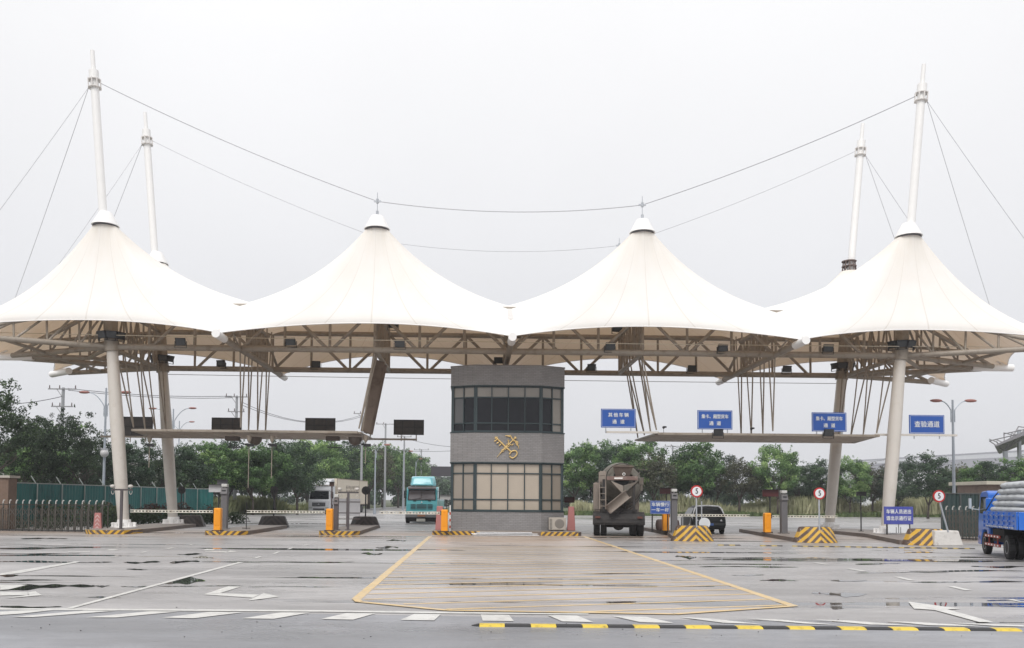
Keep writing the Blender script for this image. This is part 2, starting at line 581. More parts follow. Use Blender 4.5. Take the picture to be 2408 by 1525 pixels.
for i_, (f, x0, x1, y, h) in enumerate(((c1, -60, 660, 447, 46), (c1, 630, 760, 437, 12), (c1, 830, 1060, 440, 9), (c1, 1130, 1420, 408, 44), (c1, -40, 780, 270, 13), (c1, 850, 1110, 273, 16), (c1, 1170, 1380, 270, 20),
        (c1, 1380, 2200, 270, 5), (c1, -40, 130, 364, 16), (c1, -40, 440, 397, 8), (c1, 600, 840, 516, 10), (c1, -40, 430, 581, 16), (c1, -40, 700, 174, 16), (c1, 140, 470, 110, 12), (c1, -40, 560, 213, 7), (c1, 1220, 1400, 217, 12), (c1, 1330, 1480, 240, 14), (c1, 870, 1020, 322, 8), (c1, 1080, 1700, 437, 6), (c1, 1700, 2400, 442, 5), (c1, 2050, 2380, 377, 8),
        (c2, 370, 530, 170, 16), (c2, 440, 585, 122, 10), (c2, 270, 420, 214, 16), (c2, -40, 230, 271, 5), (c2, -60, 420, 379, 5),
        (c3, 0, 150, 236, 22), (c3, 160, 760, 241, 9), (c3, 760, 1130, 246, 8), (c3, 1130, 1500, 256, 14), (c3, 1480, 2420, 264, 12), (c3, 1240, 1560, 283, 10), (c3, 160, 860, 304, 9), (c3, 2040, 2420, 303, 14), (c3, 1600, 2420, 333, 10), (c3, 580, 860, 399, 12), (c3, 1070, 1330, 400, 10), (c3, 1620, 2420, 408, 11), (c3, 2150, 2420, 537, 10), (c3, 940, 1330, 492, 30), (c3, 390, 620, 362, 8), (c3, 1570, 1860, 205, 9), (c3, 1700, 2250, 238, 8), (c3, 1080, 1170, 593, 8), (c3, 1240, 1900, 345, 6))):
    puddle(f, x0, x1, y, h, i_+1)

# scattered grit on the road
rnd = random.Random(5)
gm = MB()
for _ in range(75):
    x = rnd.uniform(0, 2408); y = 1505-abs(rnd.gauss(0, 40))
    p = gr(x, min(1522, max(1425, y)))
    s = rnd.choice((.005, .006, .008, .012))
    gm.sphere((p.x, p.y, .006+s*.4), s*.8, 3, sc=(rnd.uniform(.8, 1.5), 1, .6))
tag(gm.build('grit', mat('grit', (.03, .028, .026), .9)), 'dark grit scattered over the road in front', 'grit', kind='stuff')

# far verge: hedgerow land is covered by trees below; low hill of reeds
def blades(name, regions, n, hmin, hmax, col1, col2, label, cat, seed, wid=.07):
    rg = np.random.default_rng(seed)
    V = []
    for (x0, x1, y0, y1, hf) in regions:
        m_ = n
        x = rg.uniform(x0, x1, m_); y = rg.uniform(y0, y1, m_)
        h = rg.uniform(hmin, hmax, m_)*hf*(.7+.3*np.sin(x*.35+y*.2+seed))
        a = rg.uniform(0, PI, m_); w = wid*rg.uniform(.6, 1.6, m_)
        lx = rg.normal(0, .18, m_)*h; ly = rg.normal(0, .18, m_)*h
        dx, dy = np.cos(a)*w, np.sin(a)*w
        z0 = np.zeros(m_)
        q = np.stack([np.stack([x-dx, y-dy, z0], 1), np.stack([x+dx, y+dy, z0], 1),
                      np.stack([x+lx*.5+dx, y+ly*.5+dy, h*.6], 1), np.stack([x+lx, y+ly, h], 1), np.stack([x+lx*.5-dx, y+ly*.5-dy, h*.6], 1)], 1)
        V.append(q)
    V = np.concatenate(V).reshape(-1, 3)
    nf = len(V)//5
    me = bpy.data.meshes.new(name)
    me.from_pydata(V.tolist(), [], np.arange(nf*5).reshape(-1, 5).tolist())
    m = bpy.data.materials.new(name+'_leaf')
    m.use_nodes = True
    nn, ll = m.node_tree.nodes, m.node_tree.links
    p = nn['Principled BSDF']; p.inputs['Roughness'].default_value = .7
    t = nn.new('ShaderNodeTexCoord'); ns = nn.new('ShaderNodeTexNoise'); ns.inputs['Scale'].default_value = .5; ns.inputs['Detail'].default_value = 8
    ns.inputs['Roughness'].default_value = .8
    ll.new(t.outputs['Object'], ns.inputs['Vector'])
    cr = nn.new('ShaderNodeValToRGB'); cr.color_ramp.elements[0].position = .35; cr.color_ramp.elements[1].position = .65
    cr.color_ramp.elements[0].color = (*col1, 1); cr.color_ramp.elements[1].color = (*col2, 1)
    ll.new(ns.outputs['Fac'], cr.inputs[0]); ll.new(cr.outputs[0], p.inputs['Base Color'])
    me.materials.append(m)
    o = bpy.data.objects.new(name, me)
    COL.objects.link(o)
    return tag(o, label, cat, kind='stuff')
blades('reeds', [(12, 24, 101, 107, .75), (24, 48, 105, 111, 1.0), (46, 66, 108, 113, .95)], 9000, 1.6, 3.0, (.23, .25, .12), (.48, .46, .30), 'tall pale reeds growing behind the far side of the yard', 'reeds', 3, .07)
blades('verge_grass', [(10, 24, 98.8, 102, .5), (24, 50, 102.5, 107, .6), (50, 70, 105.5, 109, .6), (-36, -26, 64, 80, .5)], 4500, .4, 1.3, (.05, .085, .025), (.13, .17, .06), 'green grass on the verge at the far edge of the yard', 'grass', 8, .08)
blades('left_reeds', [(-40, -24, 81, 87, 1.0), (-31, -21.5, 92, 112, .9)], 8000, 1.2, 2.4, (.12, .15, .06), (.30, .31, .16), 'overgrown reeds under the roadside trees on the left', 'reeds', 4, .09)

# ================================================================== CANOPY
X0 = 1.65
MB_m = bpy.data.materials.new('membrane_fabric')
MB_m.use_nodes = True
n, l = MB_m.node_tree.nodes, MB_m.node_tree.links
p = n['Principled BSDF']; p.inputs['Roughness'].default_value = .6
t = n.new('ShaderNodeTexCoord'); ns = n.new('ShaderNodeTexNoise'); ns.inputs['Scale'].default_value = .6; ns.inputs['Detail'].default_value = 8; ns.inputs['Roughness'].default_value = .65
l.new(t.outputs['Object'], ns.inputs['Vector'])
cr = n.new('ShaderNodeValToRGB'); cr.color_ramp.elements[0].position = .3; cr.color_ramp.elements[1].position = .75
cr.color_ramp.elements[0].color = (.97, .965, .95, 1); cr.color_ramp.elements[1].color = (.93, .91, .87, 1)
l.new(ns.outputs['Fac'], cr.inputs[0])
aa = n.new('ShaderNodeAttribute'); aa.attribute_name = 'ang'
ar = n.new('ShaderNodeAttribute'); ar.attribute_name = 'rad'
def _m(op, a, b=None, c=None):
    x = n.new('ShaderNodeMath'); x.operation = op
    for i, v in enumerate((a, b, c)):
        if v is None: continue
        if isinstance(v, (int, float)): x.inputs[i].default_value = v
        else: l.new(v, x.inputs[i])
    return x.outputs[0]
fr = _m('ABSOLUTE', _m('SUBTRACT', _m('FRACT', aa.outputs['Fac']), .5))
seam = _m('GREATER_THAN', fr, .482)
cmb = n.new('ShaderNodeCombineXYZ'); l.new(_m('MULTIPLY', aa.outputs['Fac'], 2.2), cmb.inputs[0]); l.new(_m('MULTIPLY', ar.outputs['Fac'], 2.5), cmb.inputs[1])
n9 = n.new('ShaderNodeTexNoise'); n9.inputs['Scale'].default_value = 1.0; n9.inputs['Detail'].default_value = 5; l.new(cmb.outputs[0], n9.inputs['Vector'])
st = _m('MULTIPLY', _m('POWER', _m('SUBTRACT', 1.0, ar.outputs['Fac']), 4.0), _m('MULTIPLY', n9.outputs['Fac'], 1.1))
m7 = n.new('ShaderNodeMix'); m7.data_type = 'RGBA'; m7.inputs[7].default_value = (.60, .52, .38, 1); l.new(_m('MULTIPLY', st, .55), m7.inputs[0]); l.new(cr.outputs[0], m7.inputs[6])
m8 = n.new('ShaderNodeMix'); m8.data_type = 'RGBA'; m8.inputs[7].default_value = (.70, .66, .60, 1); l.new(_m('MULTIPLY', seam, .5), m8.inputs[0]); l.new(m7.outputs[2], m8.inputs[6])
l.new(m8.outputs[2], p.inputs['Base Color'])
tr = n.new('ShaderNodeBsdfTranslucent'); tr.inputs[0].default_value = (.90, .60, .34, 1)
ms = n.new('ShaderNodeMixShader'); ms.inputs[0].default_value = .17
l.new(p.outputs[0], ms.inputs[1]); l.new(tr.outputs[0], ms.inputs[2]); l.new(ms.outputs[0], n['Material Output'].inputs['Surface'])

canopy = thing('tensile_canopy', 'white tensile membrane canopy of pointed cones spanning the whole checkpoint', 'canopy', (X0, 45.9, 0))
XN = [-27.5, -13.5, 0, 13.5, 27.5]
YN = [39.1, 45.9, 52.1]
PKX = [-20.35, -6.72, 6.72, 20.35]
PKY = [42.5, 49.4]
def nodez(i, j):
    if i in (0, 4) or j in (0, 2): return 9.3
    return 11.9
def edge(i0, j0, i1, j1, N):
    """boundary polyline between two grid nodes"""
    a = Vector((XN[i0], YN[j0], nodez(i0, j0))); b = Vector((XN[i1], YN[j1], nodez(i1, j1)))
    pts = []
    for k in range(N+1):
        t = k/N
        q = a.lerp(b, t)
        hump = 4*t*(1-t)
        if j0 == j1 and j0 in (0, 2):          # front and back edge
            q.y += (1.9 if j0 == 0 else -1.7)*hump
            q.z += .92*hump
        elif i0 == i1 and i0 in (0, 4):        # end edge
            q.x += (1.1 if i0 == 0 else -1.1)*hump
            q.z += .45*hump
        elif i0 == i1:                         # valley between two cones
            s = t if j0 in (0,) and j1 == 1 else (1-t if j1 in (0, 2) else t)
            if j0 in (0, 2): s = t
            q.z = 9.3+2.8*(1-(1-s)**1.9)
        else:                                  # ridge between the two rows
            if i0 in (0, 4): q.z = 9.3+2.8*(1-(1-t)**1.9)
            elif i1 in (0, 4): q.z = 9.3+2.8*(1-t**1.9)
            q.z += .7*hump
        pts.append(q)
    return pts
def cell(i, j):
    N, K = 26, 22
    e = edge(i, j, i+1, j, N)[:-1] + edge(i+1, j, i+1, j+1, N)[:-1] + edge(i+1, j+1, i, j+1, N)[:-1] + edge(i, j+1, i, j, N)[:-1]
    c = Vector((PKX[i], PKY[j], 15.35))
    mb = MB()
    n_ = len(e)
    for k in range(K+1):
        s = (k/K)**1.25
        for q in e:
            d = Vector((q.x-c.x, q.y-c.y, 0)); L = d.length
            inner = c + d/L*.5
            x, y = inner.x+(q.x-inner.x)*s, inner.y+(q.y-inner.y)*s
            w = 1-s
            z = q.z+(c.z-q.z)*(.5*w+.5*w**3)
            mb.v.append(Vector((x, y, z)))
    for k in range(K):
        for a in range(n_):
            b = (a+1) % n_
            mb.f.append([k*n_+a, (k+1)*n_+a, (k+1)*n_+b, k*n_+b]); mb.m.append(0)
    P = np.array([tuple(v) for v in mb.v]).reshape(K+1, n_, 3)
    for _ in range(70):
        Q = (np.roll(P, 1, 1)+np.roll(P, -1, 1))[1:-1]*.30+(P[:-2]+P[2:])*.20
        P[1:-1] = Q*.55+P[1:-1]*.45
    P[:, :, 1] -= 45.9
    mb.v = [Vector(v) for v in P.reshape(-1, 3)]
    o = mb.build('membrane', MB_m, canopy, smooth=True)
    at_ = o.data.attributes.new('ang', 'FLOAT', 'POINT'); at_.data.foreach_set('value', np.tile(np.arange(n_)*24.0/n_, K+1).astype(np.float32))
    at_ = o.data.attributes.new('rad', 'FLOAT', 'POINT'); at_.data.foreach_set('value', np.repeat(np.arange(K+1)/K, n_).astype(np.float32))
    # edge rope
    rb = MB()
    segs = []
    if j == 0: segs.append(edge(i, 0, i+1, 0, N))
    if j == 1: segs.append(edge(i, 2, i+1, 2, N))
    if i == 0: segs.append(edge(0, j, 0, j+1, N))
    if i == 3: segs.append(edge(4, j, 4, j+1, N))
    for s_ in segs:
        rb.path([v+Vector((0, -45.9, 0)) for v in s_], .025, 6)
    rb.build('edge_rope', M_mastw, o)
    # radial seams
    return o
cells = {(i, j): cell(i, j) for i in range(4) for j in range(2)}
# fabric strip over the centre valley
mb = MB()
e0 = edge(2, 0, 2, 1, 26)
for k in range(6, 14):
    for s in (-.28, .28):
        mb.v.append(e0[k]+Vector((s, -45.9, .03)))
for k in range(7):
    mb.f.append([2*k, 2*k+1, 2*k+3, 2*k+2]); mb.m.append(0)
mb.build('valley_strip', mat('strip_fabric', (.66, .63, .61), .7), canopy)

def L3(x, y, z): return Vector((x, y-45.9, z))
# masts lean outwards
def mast_pt(sx, y, z):
    return L3(sx*(19.0+(z*.093)), y, z)
for sx in (-1, 1):
    for y in PKY:
        mb = MB()
        ks = [(.24, .26), (2.5, .31), (5.5, .325), (8.9, .27), (9.3, .24), (14.8, .2)]
        for (z0, r0_), (z1, r1_) in zip(ks[:-1], ks[1:]):
            mb.tube(mast_pt(sx, y, z0), mast_pt(sx, y, z1), r0_, r1_, 20, 0, False)
        m_ = mb.build('mast', M_mast, canopy, smooth=True)
        mb = MB(); mb.tube(mast_pt(sx, y, 14.8), mast_pt(sx, y, 22.9), .2, .2, 20); mb.build('upper_mast', M_mastw, m_, smooth=40)
        mb = MB()
        mb.tube(mast_pt(sx, y, 22.8), mast_pt(sx, y, 23.25), .235, .235, 16)
        mb.tube(mast_pt(sx, y, 23.25), mast_pt(sx, y, 24.3), .11, .1, 12)
        mb.build('mast_tip', M_mastw, m_, smooth=40)
        mb = MB()
        for zz in (22.35, 22.75):
            mb.tube(mast_pt(sx, y, zz), mast_pt(sx, y, zz+.04), .32, .32, 16)
        for a in range(8):
            v = Vector((math.cos(a*PI/4)*.31, math.sin(a*PI/4)*.31, 0))
            mb.tube(mast_pt(sx, y, 22.35)+v, mast_pt(sx, y, 22.8)+v, .03)
        mb.build('collar', mat('collar_steel', (.68, .65, .63), .5), m_)
        mb = MB()
        b0 = mast_pt(sx, y, .18)
        mb.lathe([(.62, 0), (.62, .06), (.34, .09), (.32, .4)], 20, Matrix.Translation(b0))
        for a in range(8):
            v = Vector((math.cos(a*PI/4+.2)*.5, math.sin(a*PI/4+.2)*.5, .06))
            mb.box(b0+v+Vector((0, 0, .1)), (.14, .14, .2), 0, a*PI/4)
        mb.build('base_plate', M_mastw, m_, bevel=.01)
        # ring plate where the trusses meet the mast
        mb = MB()
        mb.tube(mast_pt(sx, y, 8.95), mast_pt(sx, y, 9.4), .36, .36, 16)
        mb.tube(mast_pt(sx, y, 9.4), mast_pt(sx, y, 12.2), .34, .30, 16)
        mb.build('mast_sleeve', M_steel, m_, smooth=40)
# caps
for i, x in enumerate(PKX):
    for j, y in enumerate(PKY):
        par = cells[(i, j)]
        if (i, j) == (3, 1):
            mb = MB()
            for zz in (15.35, 15.65, 15.95):
                mb.tube(L3(x, y, zz), L3(x, y, zz+.05), .42, .42, 12)
            for a in range(10):
                v = Vector((math.cos(a*PI/5)*.4, math.sin(a*PI/5)*.4, 0))
                mb.tube(L3(x, y, 15.3)+v, L3(x, y, 16.0)+v*.8, .035)
            mb.build('peak_cage', mat('rusty_cage', (.16, .12, .11), .8), par)
            continue
        mb = MB()
        mb.lathe([(.66, 0), (.64, .05), (.34, .62), (.3, .68), (.05, .72)], 24, Matrix.Translation(L3(x, y, 15.3)))
        mb.build('peak_cap', M_mastw, par, smooth=40)
        mb = MB()
        mb.lathe([(.60, 0), (.60, .05)], 24, Matrix.Translation(L3(x, y, 15.24)))
        mb.build('cap_ring', mat('ring_dark', (.08, .075, .085), .6), par)
        if i in (1, 2):
            mb = MB()
            mb.tube(L3(x, y, 16.0), L3(x, y, 16.25), .07)
            mb.tube(L3(x, y, 16.2), L3(x, y, 17.05), .018)
            mb.tube(L3(x, y, 16.85), L3(x, y, 17.2), .016)
            mb.box(L3(x, y, 16.75), (.36, .08, .08))
            mb.tube(L3(x, y, 16.65), L3(x, y, 16.87), .07)
            mb.build('cable_clamp', M_galv, par)
def sag(a, b, s, n_=20):
    return [a.lerp(b, k/n_)-Vector((0, 0, s*4*(k/n_)*(1-k/n_))) for k in range(n_+1)]
# cables
for j, y in enumerate(PKY):
    A = mast_pt(-1, y, 22.6)+Vector((.34, 0, 0)); D = mast_pt(1, y, 22.6)-Vector((.34, 0, 0))
    B, C_ = L3(PKX[1], y, 16.75), L3(PKX[2], y, 16.75)
    rr = .02 if j == 0 else .011
    for a, b, s in ((A, B, .25), (B, C_, .45), (C_, D, .25)):
        mb = MB(); mb.path(sag(a, b, s), rr, 5); mb.build('main_cable', M_cable, canopy)
    for sx in (-1, 1):
        a = mast_pt(sx, y, 22.4)+Vector((sx*.3, 0, 0))
        yt = 39.1 if j == 0 else 52.1
        for q in (L3(sx*27.5, yt, 9.5), L3(sx*27.5, 45.9, 9.5)):
            mb = MB(); mb.path(sag(a, q, .15, 8), .012, 5); mb.build('stay_cable', M_cable, canopy)
mb = MB(); mb.path(sag(L3(-26, 42.0, 9.75), L3(26, 42.0, 9.6), .12, 16), .018, 5); mb.build('tie_cable', M_cablel, canopy)
mb = MB(); mb.path(sag(L3(-19.9, 49.6, 8.86), L3(20, 49.6, 8.74), .04, 16), .018, 5); mb.build('tie_cable', M_cable, canopy)

# trusses
PN = 13.5/6
ZB, ZT = 9.18, 11.3
def truss(y, kmin, kmax):
    ch = MB()
    ch.tube(L3(-19.9, y, ZB), L3(19.9, y, ZB), .155, n=14)
    ch.tube(L3(-20.1, y, ZT), L3(20.1, y, ZT), .14, n=14)
    o = ch.build('truss', M_steel, canopy, smooth=40)
    w = MB()
    for k in range(kmin, kmax+1):
        x = k*PN
        w.tube(L3(x, y, ZB), L3(x, y, ZT), .07)
        if k % 2 == 0:
            for s in (-1, 1):
                if abs(k+s) <= kmax:
                    w.tube(L3(x+s*.1, y, ZB), L3(x+s*PN, y, ZT), .085)
    w.build('truss_web', M_steel, o)
for y in PKY: truss(y, -8, 8)
# cross trusses along the depth, at tips, peaks and masts
for kx, x in enumerate([-20.0, -13.5, -6.72, 0, 6.72, 13.5, 20.0]):
    tips = kx in (1, 3, 5)
    ch = MB()
    y0, y1 = (39.1, 52.1) if tips else (42.5, 49.4)
    ch.tube(L3(x, y0, ZB-.02), L3(x, y1, ZB-.02), .15 if tips else .12, n=12)
    zt = ZT-.42 if tips else ZT
    ch.tube(L3(x, 43.7 if tips else 42.3, zt), L3(x, 48.2 if tips else 49.6, zt), .12, n=12)
    o = ch.build('cross_truss', M_steel, canopy, smooth=40)
    w = MB()
    ys = [43.8+4.3*k/8 for k in range(9)] if tips else [42.5+6.9*k/8 for k in range(9)]
    for k, yy in enumerate(ys):
        w.tube(L3(x, yy, ZB), L3(x, yy, zt), .055, n=6)
        if k < 8:
            a, b = (ZB, zt) if k % 2 else (zt, ZB)
            w.tube(L3(x, yy, a), L3(x, ys[k+1], b), .06, n=6)
    if abs(x) in (6.72,):
        for yy in (42.6, 43.6, 44.6, 45.9, 47.2, 48.3, 49.3):     # hangers up to the flying peak
            w.tube(L3(x, yy, ZT), L3(x, (yy+45.9)/2, 12.9), .05, n=6)
    w.build('truss_web', M_steel, o)
    if tips:
        for yy, s in ((39.1, 1), (52.1, -1)):
            w = MB()
            w.tube(L3(x, yy-s*.55, ZB-.02), L3(x, yy+s*.75, ZB-.02), .19, n=16)
            w.tube(L3(x, yy-s*.35, ZB+.15), L3(x, yy-s*.1, 9.4), .05)
            w.build('outrigger_tip', M_mastw, o, smooth=40)
        for yy, s in ((39.1, 1), (52.1, -1)):
            w = MB()
            w.tube(L3(x, yy+s*.8, ZB), L3(x, yy+s*4.5, zt), .08)
            for s2 in (-1, 1):
                w.tube(L3(x, yy+s*3.3, ZB+.05), L3(x+s2*.5, yy+s*.5, 9.35), .04, n=6)
            w.build('outrigger_brace', M_steel, o)
# end wings: struts from the masts to the corner and side tips
for sx in (-1, 1):
    tips = [L3(sx*27.4, 39.1, ZB), L3(sx*27.4, 45.9, ZB), L3(sx*27.4, 52.1, ZB)]
    for (a, b) in ((0, 0), (0, 1), (1, 1), (1, 2)):
        y = PKY[a]
        p0 = L3(sx*19.9, y, ZB); q = tips[b]
        w = MB()
        w.tube(p0, p0.lerp(q, .86), .14, n=12)
        q2 = p0.lerp(q, .86)
        u0_ = L3(sx*20.0, y, ZT)
        w.tube(u0_, q2, .1, n=10)
        o = w.build('wing_strut', M_steel, canopy, smooth=40)
        w = MB()
        for k in range(1, 5):
            f0 = k/5.0
            a_, b_ = p0.lerp(q2, f0), u0_.lerp(q2, f0)
            w.tube(a_, b_, .05, n=6)
            if k < 5:
                w.tube(a_, u0_.lerp(q2, f0-.2), .06, n=6)
        w.build('strut_web', M_steel, o)
    for k, q in enumerate(tips):
        inner = L3(sx*24.2, (42.5, 45.9, 49.4)[k], ZB)
        w = MB()
        d = (q-inner).normalized()
        w.tube(q-d*1.9, q+d*.35, .2, .2, 16)
        w.tube(q+Vector((0, 0, .15)), q+Vector((sx*.0, 0, .6)), .035)
        for s2 in (-1, 1):
            w.tube(q+Vector((0, s2*.12, .1)), q+Vector((-sx*.5, s2*.05, .35)), .03)
        w.build('outrigger_tip', M_mastw, canopy, smooth=40)
    w = MB()
    for ya, yb in ((42.5, 45.9), (45.9, 49.4)):
        w.tube(L3(sx*24.3, (39.1*.6+42.5*.4) if ya == 42.5 else 45.9, ZB), L3(sx*24.0, yb if yb == 45.9 else 51.0, ZB), .09)
    w.tube(L3(sx*19.9, 42.5, ZB), L3(sx*22.5, 45.9, ZB), .1)
    w.tube(L3(sx*19.9, 49.4, ZB), L3(sx*22.5, 45.9, ZB), .1)
    w.tube(L3(sx*22.5, 45.9, ZB), L3(sx*27.0, 45.9, ZB), .13)
    w.tube(L3(sx*22.5, 45.9, ZB), L3(sx*22.5, 45.9, 12.3), .08)
    for yy in (42.5, 49.4):
        w.tube(L3(sx*19.9, yy, ZT), L3(sx*25.5, 45.9, 10.0), .1)
    w.build('wing_brace', M_steel, canopy, smooth=40)
# floodlights
def floodlight(label, loc, rz, group, tilt=25, s=1.0):
    t = thing('floodlight', label, 'floodlight', loc, rz, group)
    t.scale = (s, s, s)
    Mx = Matrix.Rotation(R(tilt), 4, 'X')
    mb = MB(); mb.add([(-.26, -.02, -.2), (.26, -.02, -.2), (.26, -.02, .2), (-.26, -.02, .2), (-.2, .2, -.13), (.2, .2, -.13), (.2, .2, .13), (-.2, .2, .13)], [(0, 1, 2, 3), (7, 6, 5, 4), (0, 4, 5, 1), (1, 5, 6, 2), (2, 6, 7, 3), (3, 7, 4, 0)], 0, Matrix.Translation((0, 0, .3)) @ Mx)
    mb.build('housing', M_dark, t, bevel=.015)
    mb = MB(); mb.box((0, -.035, 0), (.46, .02, .34), 0, 0, Matrix.Translation((0, 0, .3)) @ Mx)
    mb.build('lens', mat('lamp_lens', (.05, .055, .06), .15), t)
    mb = MB(); mb.box((-.29, .06, .16), (.02, .06, .34)); mb.box((.29, .06, .16), (.02, .06, .34)); mb.box((0, .06, 0), (.6, .06, .02))
    mb.build('bracket', M_dark, t)
    return t
fl0 = floodlight('first dark floodlight from the left on the front chord', at(424, 818, 42.3), 0, 'floodlights on the trusses')
ordn = ['first', 'second', 'third', 'fourth', 'fifth', 'sixth', 'seventh', 'eighth']
for k, x in enumerate((683, 940, 1435, 1700, 1948)):
    dup(fl0, at(x, (818, 822, 829, 832, 833)[k], 42.3), rnd.uniform(-.25, .25), '%s dark floodlight from the left on the front chord' % ordn[k+1])
for k, (x, y) in enumerate(((519, 867), (743, 869), (1172, 860), (1391, 876), (1627, 879), (1851, 880))):
    dup(fl0, at(x, y, 49.2), rnd.uniform(-.25, .25), '%s dark floodlight from the left on the rear chord' % ordn[k])
for nm, y, txt in ((-1, 42.5, 'left front mast'), (1, 42.5, 'right front mast'), (-1, 49.4, 'left rear mast'), (1, 49.4, 'right rear mast')):
    for k, a in enumerate((-65, -22, 22, 65)):
        mp = mast_pt(nm, y, 9.45)
        q = Vector((mp.x+X0, mp.y+45.9, 9.42))+Vector((math.sin(R(a))*.62, -math.cos(R(a))*.62, 0))
        dup(fl0, q, R(a), '%s of the dark floodlights ringed round the %s' % (['leftmost', 'second', 'third', 'rightmost'][k], txt), 'floodlights round the masts', (.95, .95, .95))
    mp = mast_pt(nm, y, 9.4)
for x, y in ((925, 768), (1452, 777)):
    dup(fl0, at(x, y+9, 44.0), .3, 'floodlight tucked under the membrane near the %s hanging peak' % ('left' if x < 1200 else 'right'))

# ------------------------------------------------------------------ sign gantries
def gantry(sx, label):
    g = thing('sign_gantry', label, 'gantry', (X0, 45.8, 5.0 if sx < 0 else 5.08), 0, 'hanging gantries')
    def G(x, y, z): return Vector((sx*x, y-45.8, z-5.0))
    mb = MB()
    FX0, FX1 = (7.55, 19.35)
    for y, xa, xb in ((43.0, FX0+.05, FX1-.4), (48.6, FX0+.1, FX1+.9)):
        mb.box(G((xa+xb)/2, y, 5.06 if y < 45 else 5.12), (abs(xb-xa), .2, .12))
    for xa, xb in ((FX0, FX0), (FX1-.5, FX1+.8), (13.5, 13.5), (10.5, 10.5), (16.4, 16.4)):
        mb.bar(G(xa, 43.1, 5.05), G(xb, 48.5, 5.11), .16, .09)
    mb.build('frame', M_steel, g, bevel=.01)
    mb = MB()
    n_ = 12
    for k in range(n_):
        xa = FX0+.12+(FX1-FX0-.6)*k/n_; xb = FX0+.12+(FX1-FX0-.6)*(k+1)/n_-.03
        q = [G(xa, 43.12, 5.0), G(xb, 43.12, 5.0), G(xb+.08*k, 48.48, 5.06), G(xa+.08*k, 48.48, 5.06)]
        mb.add([*q, *[v+Vector((0, 0, .03)) for v in q]], [(0, 1, 2, 3), (7, 6, 5, 4), (0, 4, 5, 1), (1, 5, 6, 2), (2, 6, 7, 3), (3, 7, 4, 0)])
    mb.build('soffit_panels', mat('soffit', (.42, .36, .30), .6, dirt=(.28, .2, .16)), g)
    # arms that carry the outer signs
    for cx_, w_ in (((5.3+FX0)/2-.1, FX0-5.3+.4), (FX1+1.5, 4.2)):
        mb = MB(); mb.box(G(cx_, 43.0 if sx > 0 else 48.6, 5.12), (w_, .14, .1))
        mb.build('sign_arm', M_mast if sx > 0 else M_steel, g)
    return g, G
gl, GL = gantry(-1, 'hanging steel sign gantry over the lanes left of the booth')
grr, GR = gantry(1, 'hanging steel sign gantry over the lanes right of the booth')
for g_, G, sx in ((gl, GL, -1), (grr, GR, 1)):
    for tx, bx, ys in ((6.72, 7.55, (43, 44.6, 46.4, 48.5)), (13.5, 13.5, (43, 44.6, 46.6, 48.5)), (19.9, 19.1, (43.6, 45.2, 46.8, 48.5))):
        for k, y in enumerate(ys):
            for d in (-.55, .55):
                yy = min(49.2, max(42.6, y+d))
                mb = MB(); mb.tube(G(bx+(y-43)*.02, y, 5.25), G(tx, yy, ZT if k % 2 else ZB), .038, n=6)
                mb.build('hanger_rod', M_steel, g_)
    mb = MB()
    if sx < 0:   # sheeted hanger on the left gantry
        for yy in (45.1, 46.3):
            mb.bar(G(7.5, yy, 5.25), G(6.8, yy+.3, 9.1), .1, .5)
        mb.build('hanger_panel', mat('panel_brown', (.2, .155, .125), .7, dirt=(.1, .07, .05)), g_)
# equipment under the left gantry
for k, (x, y) in enumerate(((537, 1032), (773, 1032))):
    p_ = at(x+10, y, 44)
    t = thing('lamp_housing', 'boxy lamp slung under the left gantry, %s' % ('left one' if k == 0 else 'right one'), 'lamp', p_, 0, 'lamps under the left gantry')
    mb = MB(); mb.box((0, 0, 0), (.7, .4, .22)); mb.build('housing', mat('brown_box', (.09, .07, .06), .6), t, bevel=.02)
    mb = MB(); mb.lathe([(.02, -.34), (.2, -.28), (.34, -.1), (.36, .1)], 20, Matrix.Translation((1.15, 0, -.02))); mb.build('dome', mat('brown_dome', (.11, .09, .075), .4), t, smooth=40)
    mb = MB(); mb.tube((-.1, 0, -.1), (-.1, 0, -.42), .02); mb.tube((.1, 0, -.1), (.1, 0, -.42), .02); mb.box((.1, 0, -.45), (.75, .1, .05)); mb.build('bracket', M_dark, t)
def camera_drop(u_, v0, v1, Y, lab):
    a = at(u_, v0, Y); b = at(u_, v1, Y)
    t = thing('drop_camera', lab, 'camera', a, 0, 'cameras hanging under the left gantry')
    mb = MB(); mb.tube((0, 0, 0), (0, 0, b.z-a.z), .022); mb.lathe([(.02, -.34), (.1, -.2), (.14, .05)], 12, Matrix.Translation((0, 0, 0))); mb.build('rod', M_steel, t)
    mb = MB(); mb.box((.1, -.1, -.45), (.34, .16, .14), 0, .4); mb.box((-.12, .05, -.4), (.2, .12, .1), 0, -.5); mb.build('housing', M_dark, t, bevel=.015)
for (u_, v1, Y, lab) in ((586, 1148, 43.2, 'leftmost camera hanging on a rod from the left gantry'), (640, 1125, 43.2, 'middle camera hanging on a rod from the left gantry'), (860, 1090, 43.6, 'camera hanging at the booth end of the left gantry'), (352, 1100, 43.4, 'camera hanging on a rod at the mast end of the left gantry')):
    camera_drop(u_, 1027, v1, Y, lab)

